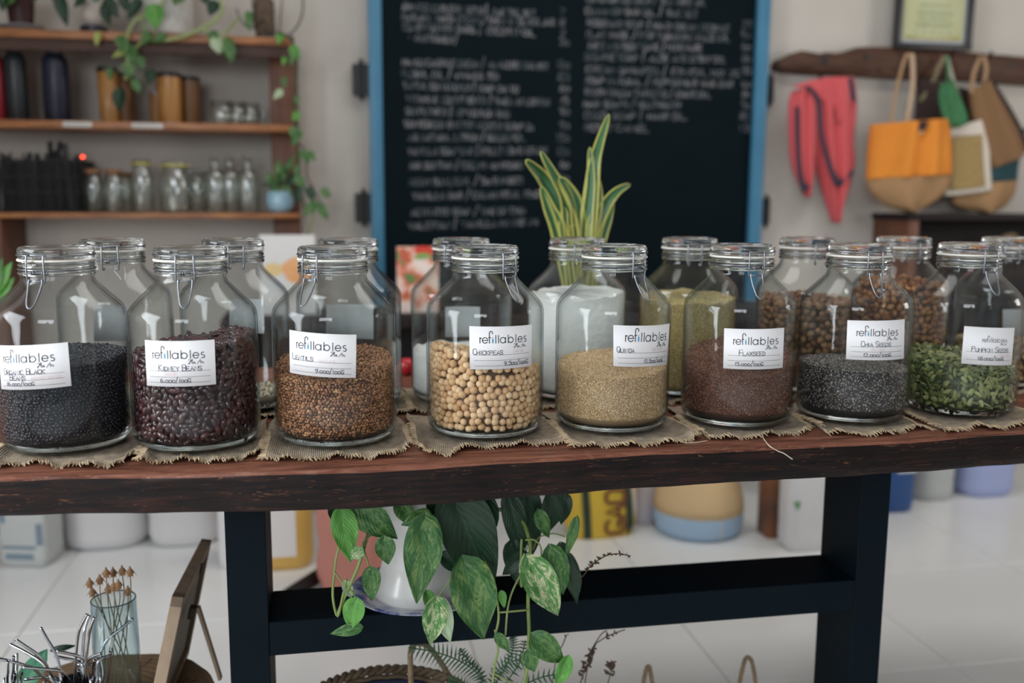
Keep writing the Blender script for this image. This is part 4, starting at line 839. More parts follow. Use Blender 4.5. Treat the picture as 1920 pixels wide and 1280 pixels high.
for a in ((290, 12, 291, 56, 34, M_leafB), (185, 62, 180, 86, 14, M_leafY), (280, 62, 268, 84, 22, M_leafG), (240, 82, 228, 108, 26, M_leafG), (234, 96, 208, 108, 12, M_leafY), (252, 92, 246, 128, 20, M_leafG), (238, 118, 246, 148, 26, M_leafG), (226, 168, 222, 212, 27, M_leafD), (262, 108, 268, 132, 16, M_leafG), (208, 128, 206, 152, 14, M_leafG),
          (404, 72, 412, 102, 24, M_leafP), (426, 76, 436, 118, 26, M_leafG), (396, 60, 406, 78, 22, M_leafG), (466, 24, 468, 60, 16, M_leafG), (222, 70, 240, 98, 22, M_leafG), (284, 132, 278, 158, 22, M_leafD), (262, 2, 238, 36, 22, M_leafD), (338, -18, 326, 10, 30, M_leafG), (382, -20, 384, 8, 28, M_leafD), (404, 4, 392, 30, 24, M_leafD), (310, 66, 282, 80, 16, M_leafG), (252, 150, 262, 176, 18, M_leafG)):
    pleaf(*a[:5], YV-.005, a[5], tp)
pl2 = empty('dark_potted_plant', (float(at(40, 40, Y=YT)[0]), YT, zt[0])); tag(pl2, 'dark red-brown pot on a pale dish with shadowy leaves, top shelf edge', 'potted plant')
Rd = ph(24, YT); mb = MB(); mb.lathe([(0, .012), (Rd*.8, .012), (Rd, .11), (Rd*1.05, .115), (Rd*1.05, .125), (Rd*.9, .125), (Rd*.88, .10), (0, .10)], 28); mb.build('pot', M_dpot, pl2, auto=40)
mb = MB(); mb.lathe([(0, .003), (Rd*1.0, .003), (Rd*1.55, .022), (Rd*1.58, .020), (Rd*1.0, 0), (0, 0)][::-1], 28); mb.build('dish', M_dish, pl2, auto=40)
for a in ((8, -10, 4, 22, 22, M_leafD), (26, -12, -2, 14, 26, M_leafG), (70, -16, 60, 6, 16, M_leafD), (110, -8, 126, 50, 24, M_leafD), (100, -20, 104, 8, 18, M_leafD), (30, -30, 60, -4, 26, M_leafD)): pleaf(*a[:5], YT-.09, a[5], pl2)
cup = empty('white_cup', (float(at(175, 40, Y=2.05)[0]), 2.05, zt[0])); tag(cup, 'small white cup planter on a navy base with dark leaves, top shelf', 'planter')
Rc = ph(20, 2.05); mb = MB(); mb.lathe([(0, 0), (Rc*1.15, 0), (Rc*1.15, .026), (Rc*.7, .028), (0, .028)], 28); mb.build('base', M_navy, cup, auto=40)
mb = MB(); mb.lathe([(0, .0285), (Rc*.7, .0285), (Rc*.95, .05), (Rc*1.02, .10), (Rc*.95, .10), (Rc*.88, .055), (0, .055)], 28); mb.build('cup_body', mat('cream_ceramic', (.62, .55, .50), .5), cup, smooth=True)
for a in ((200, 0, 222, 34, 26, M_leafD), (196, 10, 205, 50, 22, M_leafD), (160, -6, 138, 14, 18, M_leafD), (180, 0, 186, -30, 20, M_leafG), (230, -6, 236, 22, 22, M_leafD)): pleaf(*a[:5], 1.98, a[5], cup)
dw = empty('driftwood_ornament', (float(at(495, 45, Y=2.04)[0]), 2.04, zt[0])); tag(dw, 'lump of grey-brown driftwood ringed by a dark wire hoop on the top shelf', 'ornament')
bm = bmesh.new(); bmesh.ops.create_icosphere(bm, subdivisions=4, radius=1)
for v_ in bm.verts: c = v_.co; k = 1+.16*math.sin(c.x*5+1)*math.cos(c.z*6)+.09*math.sin(c.y*11+c.z*9)+.05*math.sin(c.z*23+c.x*9); v_.co = Vector((c.x*.036*k, c.y*.032*k, (c.z*k*1.05+1.02)*.075))
me = bpy.data.meshes.new('wood_lump'); bm.to_mesh(me); bm.free(); link('wood_lump', me, dw, mat('weathered_wood', (.16, .11, .075), .9, var=((.07, .05, .035), 18, .3), bump=(40, .6, .006)), smooth=True)
mb = MB(); cx_ = .07
mb.tube([(cx_+.085*math.cos(a)-.02, -.02, .125+.115*math.sin(a)) for a in [2*PI*k/40 for k in range(40)]], .0032, 6, closed=True); mb.tube([(cx_-.11+.05*math.cos(a), -.035, .125+.09*math.sin(a)) for a in [PI*1.1+PI*.8*k/20 for k in range(21)]], .0028, 6)
mb.tube([(cx_-.02, -.02, .012), (cx_-.01, -.02, .10), (cx_+.01, -.02, .24)], .0025, 6); mb.box((cx_-.09, -.04, 0), (cx_+.03, .02, .012)); mb.build('wire_hoop', M_iron, dw)
# vine climbing the shelf post, and blue pot
bp = empty('blue_pot_ivy', (float(at(525, 395, Y=2.01)[0]), 2.01, zt[2])); tag(bp, 'pothos in a round pale blue pot at the end of the lower shelf', 'potted plant')
Rb = ph(26, 2.04); mb = MB(); mb.lathe([(0, 0), (Rb*.6, 0), (Rb*.92, Rb*.35), (Rb, Rb*.8), (Rb*.92, Rb*1.35), (Rb*.82, Rb*1.55), (Rb*.74, Rb*1.55), (Rb*.8, Rb*1.2), (0, Rb*1.2)], 32); mb.build('pot', mat('pale_blue_glaze', (.24, .42, .54), .25, coat=.4, var=((.34, .50, .60), 10, .3)), bp, smooth=True)
for a in ((514, 350, 498, 320, 18, M_leafG), (524, 344, 540, 300, 14, M_leafD), (520, 352, 504, 372, 16, M_leafG), (528, 340, 520, 296, 20, M_leafG), (540, 346, 560, 322, 18, M_leafD), (534, 350, 548, 368, 14, M_leafG), (512, 344, 492, 346, 14, M_leafD), (530, 330, 556, 286, 13, M_leafG)): pleaf(*a[:5], 1.99, a[5], bp); stem([(523, 362), ((a[0]+523)/2, 354), (a[0], a[1])], 3, 2.0, M_stem, bp)
iv = empty('climbing_ivy', (float(at(556, 240, Y=1.95)[0]), 1.95, 1.0)); tag(iv, 'thin ivy vine running down the shelf end post and trailing off below the lower board', 'ivy')
stem([(520, 60, 1.93), (545, 74, 1.93), (556, 110), (556, 150), (552, 190), (554, 230), (556, 270), (560, 310), (562, 350), (572, 392)], 5, 1.94, mat('ivy_stem', (.05, .06, .02), .8), iv, 'vine', 4)
stem([(562, 270), (574, 286), (576, 330), (586, 350), (600, 380), (610, 400)], 3, 1.94, M_dry, iv, 'vine'); stem([(590, 386), (584, 420), (576, 440)], 3, 1.94, M_stem, iv, 'vine')
for a in ((528, 62, 520, 84, 16, M_leafB), (548, 88, 562, 112, 20, M_leafB), (552, 96, 544, 124, 14, M_leafG), (534, 108, 530, 124, 10, M_leafB), (534, 146, 532, 166, 11, M_leafG), (528, 170, 512, 186, 14, M_leafP), (560, 212, 548, 226, 16, M_leafB), (548, 240, 560, 262, 20, M_leafG), (562, 246, 546, 274, 18, M_leafG), (566, 284, 580, 306, 20, M_leafG), (578, 284, 592, 302, 14, M_leafG), (556, 330, 572, 354, 18, M_leafG), (562, 350, 556, 384, 18, M_leafD), (604, 356, 620, 370, 18, M_leafG), (578, 352, 588, 378, 18, M_leafD), (590, 380, 568, 408, 18, M_leafG), (596, 384, 616, 412, 20, M_leafG), (556, 180, 560, 200, 10, M_leafG), (560, 310, 552, 330, 12, M_leafG)): pleaf(*a[:5], 1.93, a[5], iv)
lp = empty('leafy_plant', (float(at(-8, 560, Y=1.0)[0]), 1.0, TZ-.1)); tag(lp, 'bright green leafy plant peeking in at the picture edge beside the first jar', 'plant')
mb = MB(); mb.lathe([(0, 0), (.045, 0), (.06, .10), (.055, .10), (0, .09)], 24); mb.build('pot', M_dpot, lp, auto=40)
for a in ((-10, 545, 22, 490, 26, M_leafB), (0, 550, 26, 520, 22, M_leafB), (-14, 540, 4, 482, 26, M_leafG), (-6, 560, 20, 560, 20, M_leafG), (-20, 540, -20, 480, 26, M_leafG), (2, 530, 20, 546, 16, M_leafB)): pleaf(*a[:5], .96, a[5], lp)

# ---------------------------------------------------------------- snake plant behind the jars
YP = .56
snp = empty('snake_plant', (float(at(1090, 600, Y=YP)[0]), YP, TZ)); tag(snp, 'snake plant with yellow-edged blades in a terracotta pot behind the back row', 'potted plant')
mb = MB(); mb.lathe([(0, 0), (.050, 0), (.066, .12), (.072, .122), (.073, .145), (.064, .145), (.060, .125), (0, .125)], 32); mb.build('pot', mat('terracotta', (.30, .13, .07), .8, bump=(60, .2, .001)), snp, auto=40)
def blade(pts, wpx, Y=YP):
    P = smoothpts([tuple(at(p[0], p[1], Y=Y+(p[2] if len(p) > 2 else 0))) for p in pts], 7); n = len(P); k = mpp(Y); V = []; UV = []; tw = random.uniform(-.5, .5)
    for i, p in enumerate(P):
        t = i/(n-1); tan = P[min(i+1, n-1)]-P[max(i-1, 0)]; tan /= np.linalg.norm(tan); nn = np.array([tw*.6, -1, .15]); nn -= tan*(nn @ tan); nn /= np.linalg.norm(nn); wv = np.cross(tan, nn)
        wd = wpx*1.25*k/2*min(1, (1-t)**.55*1.25)*(.72+.28*min(1, t*3))+.0006
        for j in range(9): u = j/4-1; V.append(p+wv*u*wd+nn*(-(1-u*u)*wd*.35)); UV.append((j/8, t))
    F = [(i*9+j, i*9+j+1, (i+1)*9+j+1, (i+1)*9+j) for i in range(n-1) for j in range(8)]
    mb = MB(); mb.add(V, F); me = mb.mesh('blade', True); uvl = me.uv_layers.new(name='UVMap'); li = np.empty(len(me.loops), np.int32); me.loops.foreach_get('vertex_index', li); uvl.data.foreach_set('uv', np.array(UV, np.float32)[li].ravel())
    o = link('blade', me, None, M_blade); s_ = o.modifiers.new('t', 'SOLIDIFY'); s_.thickness = .0022; s_.offset = 0; kid(o, snp)
def blade_mat():
    M = mat('snake_blade', (.03, .12, .05), .4); nt = M.node_tree; N = nt.nodes; L = nt.links; p = N['Principled BSDF']; tc = N.new('ShaderNodeTexCoord'); sx = N.new('ShaderNodeSeparateXYZ'); L.new(tc.outputs['UV'], sx.inputs[0])
    nz = N.new('ShaderNodeTexNoise'); nz.inputs['Scale'].default_value = 7; nz.inputs['Detail'].default_value = 4; L.new(tc.outputs['UV'], nz.inputs['Vector'])
    a = N.new('ShaderNodeMath'); a.operation = 'SUBTRACT'; a.inputs[1].default_value = .5; L.new(sx.outputs[0], a.inputs[0]); b = N.new('ShaderNodeMath'); b.operation = 'ABSOLUTE'; L.new(a.outputs[0], b.inputs[0])
    c = N.new('ShaderNodeMath'); c.operation = 'MULTIPLY_ADD'; c.inputs[1].default_value = .12; L.new(nz.outputs[0], c.inputs[0]); L.new(b.outputs[0], c.inputs[2])
    r = N.new('ShaderNodeValToRGB'); e = r.color_ramp.elements; e[0].position = .36; e[0].color = (.014, .070, .032, 1); e[1].position = .45; e[1].color = (.46, .46, .11, 1); x = e.new(.14); x.color = (.05, .16, .06, 1); x = e.new(.40); x.color = (.06, .18, .045, 1); L.new(c.outputs[0], r.inputs[0]); L.new(r.outputs[0], p.inputs['Base Color']); return M
M_blade = blade_mat()
for pts, wd in (([(1080, 560), (1068, 440), (1048, 380), (1020, 335), (986, 300, -.03)], 34), ([(1072, 560), (1050, 440), (1030, 390), (1015, 350)], 26), ([(1084, 560), (1072, 440), (1062, 370), (1040, 330), (1014, 284)], 26), ([(1096, 560), (1088, 440), (1080, 380), (1060, 345), (1048, 335)], 26),
                ([(1092, 560), (1060, 440), (1058, 400), (1060, 390)], 16), ([(1098, 560), (1102, 440), (1110, 350), (1118, 290), (1142, 214, .03)], 26), ([(1104, 560), (1110, 440), (1122, 380), (1122, 335)], 20), ([(1094, 560), (1100, 430), (1108, 340), (1106, 276)], 19),
                ([(1108, 560), (1116, 440), (1134, 390), (1156, 360), (1182, 345, .02)], 22), ([(1100, 560), (1130, 445), (1142, 410), (1150, 380)], 16), ([(1090, 560), (1078, 445), (1072, 420)], 18)): blade(pts, wd)

# ---------------------------------------------------------------- things standing on the dark bench behind the table
bl, br_ = float(at(447, 1000, Y=1.76)[0]), float(at(1592, 1000, Y=1.76)[0]); BT = .775
bench = empty('dark_bench', (.6, 1.95, 0)); tag(bench, 'long dark wooden console under the chalkboard, behind the jar table', 'bench')
kid(bevbox((bl-.03, 1.74, BT-.04), (br_+.08, 2.07, BT), 'top', M_darkwood), bench)
for xa in (bl, br_):
    for ya in (1.76, 2.0): kid(bevbox((xa, ya, 0), (xa+.05, ya+.05, BT-.04), 'leg', M_darkwood), bench)
kid(bevbox((bl+.05, 2.03, .42), (br_, 2.05, BT-.04), 'back_panel', M_darkwood), bench)
def mag_mat(name, base, spots, sc_=9):
    M = mat(name, base, .4); nt = M.node_tree; N = nt.nodes; L = nt.links; p = N['Principled BSDF']; tc = N.new('ShaderNodeTexCoord'); nz = N.new('ShaderNodeTexNoise'); nz.inputs['Scale'].default_value = sc_; nz.inputs['Detail'].default_value = 2; L.new(tc.outputs['Object'], nz.inputs['Vector'])
    r = N.new('ShaderNodeValToRGB'); e = r.color_ramp.elements; e[0].position = spots[0][0]; e[0].color = (*spots[0][1], 1); e[1].position = spots[1][0]; e[1].color = (*spots[1][1], 1)
    for pos, c in spots[2:]: x = e.new(pos); x.color = (*c, 1)
    L.new(nz.outputs[0], r.inputs[0]); L.new(r.outputs[0], p.inputs['Base Color']); return M
def card(name, label, x0, y0, x1, y1, Y, M, cat='magazine'):
    a = at(x0, y1, Y=Y); b = at(x1, y0, Y=Y); return tag(bevbox((a[0], Y, BT+.0005), (b[0], Y+.012, b[2]), name, M, bev=.001), label, cat)
M_white = mat('white_cover', (.70, .69, .68), .5)
book = card('cookbook', 'white-covered book with orange fruit on it, standing behind the lentils jar', 490, 440, 590, 581, 1.84, M_white, 'book')
M_or = mat('orange_fruit', (.72, .27, .07), .5, var=((.85, .50, .25), 12, .3)); M_ye = mat('pale_yellow_fruit', (.75, .55, .25), .5)
def disc(px, py, rx, ry, Y, M, par, rot=0, name='printed_fruit'):
    k = mpp(Y, px); c = at(px, py, Y=Y); mb = MB(); V = [tuple(c+np.array([(rx*math.cos(a)*math.cos(rot)-ry*math.sin(a)*math.sin(rot))*k, -.0006, (rx*math.cos(a)*math.sin(rot)+ry*math.sin(a)*math.cos(rot))*k])) for a in [2*PI*j/28 for j in range(28)]]; mb.add(V, [tuple(range(28))[::-1]]); return mb.build(name, M, par)
disc(548, 496, 26, 11, 1.84, M_or, book, .5); disc(560, 512, 26, 20, 1.8396, M_or, book, 0); disc(512, 505, 18, 12, 1.8392, M_ye, book, 0)
mag = card('magazine', 'magazine with red and pale food photos, standing between the lentils and chickpeas jars', 745, 462, 822, 580, 1.84, mag_mat('magazine_cover', (.8, .6, .5), [(.30, (.10, .22, .06)), (.78, (.85, .42, .30)), (.38, (.62, .12, .05)), (.46, (.80, .55, .45)), (.60, (.82, .72, .66))], 14))
disc(796, 470, 20, 9, 1.84, mat('red_masthead', (.65, .05, .03), .4), mag, -.1, 'printed_band'); disc(758, 478, 9, 14, 1.8396, mat('red_pepper', (.55, .12, .06), .4), mag, .3); disc(792, 480, 16, 6, 1.8392, mat('herb_green', (.22, .36, .10), .5), mag, .1)
mb = MB(); c = at(764, 630, Y=.5); bm = None
mb.lathe([(0, 0), (.014, .004), (.020, .016), (.018, .030), (.010, .037), (0, .034)], 20, (c[0], .52, TZ)); tag(mb.build('red_apple', mat('red_skin', (.45, .02, .03), .3), smooth=True), 'small red round object on the table between lentils and chickpeas jars', 'ornament')

# ---------------------------------------------------------------- right wall: rack, cloth, bags, certificate, cabinet
YR = 2.18
rk = empty('driftwood_rack', (2.4, YR, 1.72)); tag(rk, 'knotty driftwood coat rack board on the white wall holding cloth and bags', 'coat rack')
top = [(1459, 118), (1464, 110), (1480, 104), (1492, 98), (1505, 94), (1520, 96), (1540, 100), (1552, 97), (1570, 99), (1590, 96), (1610, 88), (1640, 87), (1690, 88), (1760, 92), (1830, 98), (1900, 104), (1990, 112), (2100, 122)]
bot = [(1459, 126), (1462, 130), (1480, 134), (1492, 135), (1505, 136), (1520, 137), (1540, 138), (1552, 138), (1570, 139), (1590, 140), (1610, 141), (1640, 143), (1690, 146), (1760, 148), (1830, 150), (1900, 156), (1990, 162), (2100, 170)]
V = []; F = []; n = len(top)
for i in range(n):
    a = at(*top[i], Y=YR); b = at(*bot[i], Y=YR); cyc_ = [a+np.array([0, .012, 0]), a+np.array([0, .066, 0]), b+np.array([0, .066, 0]), b+np.array([0, .014, 0]), b*.8+a*.2+np.array([0, 0, 0]), (a+b)/2+np.array([0, -.006-.004*math.sin(i*1.7), 0]), a*.85+b*.15+np.array([0, -.001, 0])]; V += [tuple(p) for p in cyc_]
for i in range(n-1): F += [(i*7+j, (i+1)*7+j, (i+1)*7+(j+1) % 7, i*7+(j+1) % 7)[::-1] for j in range(7)]
F += [tuple(range(7))[::-1], tuple((n-1)*7+j for j in range(7))]
mb = MB(); mb.add(V, F); kid(mb.build('board', M_rack, auto=50), rk)
for px, py, r_ in ((1548, 112, .016), (1625, 107, .014), (1895, 122, .014), (1650, 130, .007)): c = at(px, py, Y=YR-.007); mb = MB(); mb.lathe([(0, 0), (r_*.6, 0), (r_, .006), (r_*1.05, .010)], 16); o = mb.build('knot_hole', M_iron, loc=tuple(c)); o.rotation_euler = (-PI/2, 0, 0); kid(o, rk)
for px, py in ((1528, 148), (1706, 104), (1773, 106), (1842, 110)):
    c = at(px, py, Y=YR-.005); mb = MB(); mb.tube(smoothpts([(c[0], YR, c[2]-.004), (c[0], YR-.03, c[2]-.006), (c[0], YR-.055, c[2]+.006), (c[0], YR-.058, c[2]+.022)], 4), .0055, 7); kid(mb.build('peg', M_darkwood, smooth=True), rk)
def cloth_panel(name, outline_l, outline_r, Y, M, par=None, puff=.02, folds=3, nu=20, dep=None, seed=0, thick=.003):
    """hanging fabric between two edges given in the picture; folds run along it"""
    n = 26; Lp = smoothpts([tuple(at(x, y, Y=Y)) for x, y in outline_l], 6); Rp = smoothpts([tuple(at(x, y, Y=Y)) for x, y in outline_r], 6)
    def res(P):
        P = np.array(P); d = np.concatenate([[0], np.cumsum(np.linalg.norm(np.diff(P, axis=0), axis=1))]); d /= d[-1]; return np.array([[np.interp(t, d, P[:, k]) for k in range(3)] for t in np.linspace(0, 1, n+1)])
    A, B = res(Lp), res(Rp); V = []; UV = []; rg = np.random.default_rng(seed); ph_ = rg.uniform(0, 6, 3)
    for j in range(n+1):
        for i in range(nu+1):
            u = i/nu; v = j/n; p = A[j]*(1-u)+B[j]*u; d = -puff*(math.sin(PI*u)**.6)*.5-puff*.5*(1+math.sin(u*folds*2*PI+ph_[0]+v*1.5))*.5*min(1, 3*u, 3*(1-u)); p = p+np.array([0, d, 0]); V.append(p); UV.append((u, v))
    F = [(j*(nu+1)+i, (j+1)*(nu+1)+i, (j+1)*(nu+1)+i+1, j*(nu+1)+i+1) for j in range(n) for i in range(nu)]
    mb = MB(); mb.add(V, F); me = mb.mesh(name, True); uvl = me.uv_layers.new(name='UVMap'); li = np.empty(len(me.loops), np.int32); me.loops.foreach_get('vertex_index', li); uvl.data.foreach_set('uv', np.array(UV, np.float32)[li].ravel())
    o = link(name, me, None, M); s_ = o.modifiers.new('t', 'SOLIDIFY'); s_.thickness = thick; s_.offset = 1
    if par is not None: kid(o, par)
    return o
M_coral = mat('coral_cloth', (.60, .085, .095), .85, sheen=.3, bump=(120, .3, .001)); M_stripe = mat('navy_trim', (.025, .028, .05), .85)
cl = empty('coral_cloth', (float(at(1540, 150, Y=2.13)[0]), 2.13, 1.6)); tag(cl, 'folded coral red cloth with navy stripes hanging from the rack', 'cloth')
cloth_panel('fold', [(1484, 172), (1478, 200), (1479, 260), (1484, 310), (1506, 368)], [(1528, 160), (1530, 200), (1530, 260), (1524, 330), (1510, 370)], 2.12, M_coral, cl, .05, 2.5, seed=1)
cloth_panel('fold', [(1500, 155), (1512, 200), (1520, 260), (1530, 320), (1558, 417)], [(1602, 146), (1606, 200), (1600, 260), (1600, 320), (1562, 417)], 2.14, M_coral, cl, .07, 3.2, seed=2)
cloth_panel('fold', [(1482, 162), (1520, 150), (1545, 146)], [(1534, 174), (1560, 206), (1598, 190)], 2.10, M_coral, cl, .03, 1., seed=3)
cloth_panel('fold', [(1538, 146), (1562, 190), (1570, 230)], [(1600, 144), (1598, 185), (1572, 232)], 2.09, M_coral, cl, .02, 1., seed=5)
cloth_panel('navy_stripe', [(1490, 200), (1492, 280), (1498, 340), (1504, 362)], [(1497, 200), (1499, 280), (1505, 335), (1518, 350)], 2.068, M_stripe, cl, .003, 0)
cloth_panel('navy_stripe', [(1508, 160), (1530, 190), (1536, 250), (1550, 310), (1566, 350)], [(1518, 162), (1538, 190), (1543, 250), (1558, 308), (1574, 340)], 2.068, M_stripe, cl, .003, 0)
cloth_panel('navy_stripe', [(1566, 350), (1580, 345), (1600, 325)], [(1568, 340), (1580, 334), (1600, 316)], 2.075, M_stripe, cl, .002, 0)
cloth_panel('navy_stripe', [(1590, 146), (1594, 175), (1597, 190)], [(1598, 146), (1602, 175), (1604, 190)], 2.08, M_stripe, cl, .002, 0)
M_orange = mat('orange_canvas', (.78, .30, .035), .85, var=((.66, .20, .02), 5, .3), bump=(160, .3, .001)); M_kraft = mat('kraft_canvas', (.36, .21, .10), .85, bump=(160, .3, .001)); M_jute = weave_mat('jute', (.50, .36, .14), (.28, .18, .06), 30, .001); M_bbag = mat('brown_jute', (.22, .12, .055), .9, bump=(140, .4, .002)); M_gbag = mat('green_mesh', (.055, .22, .085), .8, var=((.03, .13, .05), 12, .3)); M_cream = mat('cream_canvas', (.66, .60, .52), .85); M_dkbag = mat('dark_brown_canvas', (.035, .020, .018), .9); M_teal = mat('teal_canvas', (.015, .06, .075), .85); M_strap = mat('tan_strap', (.38, .24, .13), .8)
def strap(pts, wpx, Y, par, M=M_strap, name='handle'):
    P = smoothpts([tuple(at(p[0], p[1], Y=Y+(p[2] if len(p) > 2 else 0))) for p in pts], 6); k = wpx*mpp(Y, 1700)/2; V = []
    for i, p in enumerate(P):
        tn = P[min(i+1, len(P)-1)]-P[max(i-1, 0)]; tn /= np.linalg.norm(tn); wv = np.cross(tn, (0, 1, 0)); wv /= np.linalg.norm(wv); V += [p-wv*k, p+wv*k, p+wv*k+np.array([0, .004, 0]), p-wv*k+np.array([0, .004, 0])]
    n = len(P); F = [(i*4+j, i*4+(j+1) % 4, (i+1)*4+(j+1) % 4, (i+1)*4+j) for i in range(n-1) for j in range(4)]; F += [(3, 2, 1, 0), (n*4-4, n*4-3, n*4-2, n*4-1)]
    mb = MB(); mb.add(V, F); return kid(mb.build(name, M, smooth=True), par)
def bag(name, label, Y, z=1.4, px=1700): e = empty(name, (float(at(px, 200, Y=Y)[0]), Y, z)); return tag(e, label, 'bag', 'bags on the driftwood rack')
b5 = bag('tan_teal_bag', 'teal bag with a tan bottom, hanging lowest behind the framed jute bag', 2.15, px=1860)
cloth_panel('upper_cloth', [(1815, 250), (1800, 300), (1792, 345)], [(1925, 240), (1912, 290), (1906, 338)], 2.14, M_teal, b5, .04, 1); cloth_panel('lower_cloth', [(1792, 345), (1784, 368), (1790, 385), (1840, 398)], [(1906, 338), (1900, 365), (1880, 388), (1850, 399)], 2.14, M_kraft, b5, .05, 1)
b6 = bag('dark_bag', 'very dark brown bag squeezed between the orange tote and green pouch', 2.15, px=1750); cloth_panel('bag_body', [(1718, 150), (1716, 200), (1712, 260), (1718, 320)], [(1820, 170), (1822, 220), (1824, 260), (1800, 330)], 2.155, M_dkbag, b6, .03, 2)
strap([(1718, 160), (1712, 120), (1708, 104)], 8, 2.14, b6, M_dkbag); strap([(1726, 190), (1740, 172), (1752, 150), (1760, 128), (1772, 106)], 9, 2.14, b6, mat('olive_strap', (.24, .20, .12), .85)); 
b4 = bag('brown_jute_bag', 'large tilted brown jute bag hanging nearest the picture edge', 2.12, px=1860)
cloth_panel('bag_body', [(1816, 170), (1820, 215), (1835, 265), (1862, 316)], [(1852, 146), (1880, 195), (1905, 240), (1922, 284)], 2.10, M_bbag, b4, .05, 1.2, seed=8)
cloth_panel('side_panel', [(1852, 146), (1880, 195), (1905, 240), (1922, 284)], [(1862, 152), (1890, 195), (1915, 240), (1932, 284)], 2.11, M_dkbag, b4, .01, 0); strap([(1822, 176), (1826, 140), (1836, 114), (1840, 106)], 8, 2.08, b4); strap([(1846, 158), (1850, 130), (1847, 112), (1844, 106)], 8, 2.07, b4)
b3 = bag('framed_jute_bag', 'flat jute bag with a broad cream border, between tote and brown bag', 2.10, px=1815)
cloth_panel('cream_border', [(1776, 240), (1772, 300), (1770, 368)], [(1851, 221), (1854, 290), (1858, 357)], 2.09, M_cream, b3, .012, .5, thick=.006); cloth_panel('jute_panel', [(1786, 256), (1784, 300), (1782, 358)], [(1841, 252), (1843, 300), (1847, 350)], 2.076, M_jute, b3, .008, .5)
strap([(1790, 240), (1800, 200), (1782, 130), (1776, 106)], 7, 2.085, b3, mat('cream_strap', (.40, .38, .30), .85)); 
b2 = bag('green_pouch', 'small green mesh pouch above the framed jute bag', 2.06, px=1785)
cloth_panel('pouch_body', [(1764, 158), (1760, 185), (1770, 225), (1786, 240)], [(1786, 150), (1798, 180), (1812, 215), (1812, 232)], 2.05, M_gbag, b2, .03, 1.5, seed=6); strap([(1778, 156), (1778, 130), (1775, 104)], 5, 2.05, b2, M_gbag)
b1 = bag('orange_tote', 'orange canvas tote with a tan bottom and long tan handles', 2.08, px=1700)
cloth_panel('upper_cloth', [(1632, 234), (1627, 280), (1624, 336)], [(1779, 222), (1783, 270), (1784, 326)], 2.06, M_orange, b1, .085, 3.2, seed=4); cloth_panel('lower_cloth', [(1624, 336), (1632, 360), (1662, 386), (1700, 397)], [(1784, 326), (1778, 352), (1750, 378), (1704, 398)], 2.06, M_kraft, b1, .07, 1., seed=4)
strap([(1668, 250), (1675, 205), (1686, 150), (1698, 108), (1706, 102)], 6, 2.02, b1); strap([(1700, 238), (1706, 200), (1712, 160), (1712, 120), (1710, 100)], 9, 2.02, b1, mat('pale_strap', (.50, .36, .24), .8))
cloth_panel('mouth_shade_patch', [(1712, 228), (1716, 236), (1722, 246)], [(1740, 226), (1738, 234), (1734, 244)], 1.985, M_dkbag, b1, .002, 0); strap([(1728, 250), (1729, 240), (1730, 233)], 4, 1.985, b1, M_cream, 'clasp')  # dark panel drawn as the shade inside the tote's mouth, then its clasp
cf = empty('framed_certificate', (float(at(1750, 40, Y=2.2)[0]), 2.2, 1.9)); tag(cf, 'pale green certificate in a black frame above the rack', 'picture frame')
a = at(1680, 89, Y=2.16); b = at(1823, 89, Y=2.16); zt_ = a[2]; W_ = b[0]-a[0]; H_ = W_*1.38
def kb(x0, z0, x1, z1, y0, y1, nm, M, bev=.002): return kid(bevbox((a[0]+x0, y0, zt_+z0), (a[0]+x1, y1, zt_+z1), nm, M, bev=bev), cf)
fwd = .022
kb(0, 0, W_, fwd, 2.16, 2.19, 'frame_side', M_blk); kb(0, H_-fwd, W_, H_, 2.16, 2.19, 'frame_side', M_blk); kb(0, fwd, fwd, H_-fwd, 2.16, 2.19, 'frame_side', M_blk); kb(W_-fwd, fwd, W_, H_-fwd, 2.16, 2.19, 'frame_side', M_blk)
kb(fwd*.8, fwd*.8, W_-fwd*.8, H_-fwd*.8, 2.178, 2.188, 'mount', mat('mount_card', (.45, .47, .52), .7), .001); M_cert = mat('certificate_paper', (.46, .47, .24), .6, var=((.52, .54, .34), 6, .3))
kb(fwd*1.6, fwd*1.7, W_-fwd*1.6, H_-fwd*1.7, 2.1765, 2.179, 'paper', M_cert, .0005)
cm = MB(); M_gt = mat('green_print', (.05, .14, .06), .6)
fx = lambda u, z_: (a[0]+W_*u, 2.1762, zt_+z_)
for zz, x0_, x1_, t in ((.168, .30, .72, 'CERTIFICATE OF'), (.140, .28, .75, 'RESPONSIBLE BUSINESS'), (.118, .30, .72, 'REFILLABLES HOI AN'), (.098, .26, .76, 'FOR REDUCING SINGLE USE'), (.088, .28, .72, 'PLASTIC IN HOI AN CITY')):
    hh = .008 if zz > .11 else .0055; sts, xx = strokes(t, 0, 0, hh, .6, .25, .03)
    for s_ in sts: ribbon(cm, [(p[0]*(x1_-x0_)*W_/xx, p[1]) for p in s_], .0007, lambda p, q, off: (a[0]+W_*x0_+p, 2.1762, zt_+zz+q))
for k in range(5): ribbon(cm, [(W_*(.25+.11*k), .062), (W_*(.28+.11*k), .072), (W_*(.30+.11*k), .062)], .0014, lambda p, q, off: (a[0]+p, 2.1762, zt_+q))
kid(cm.build('printed_text', M_gt), cf)
mb = MB(); V = []
for k in range(13): u = k/12; V += [fx(.155+.69*u, fwd*1.75), fx(.155+.69*u, fwd*1.75+.014-.009*math.sin(PI*u))]
mb.add(V, [(2*k, 2*k+2, 2*k+3, 2*k+1) for k in range(12)]); kid(mb.build('wave_border', mat('gold_green', (.10, .20, .05), .6, var=((.45, .33, .05), 4, .2))), cf)
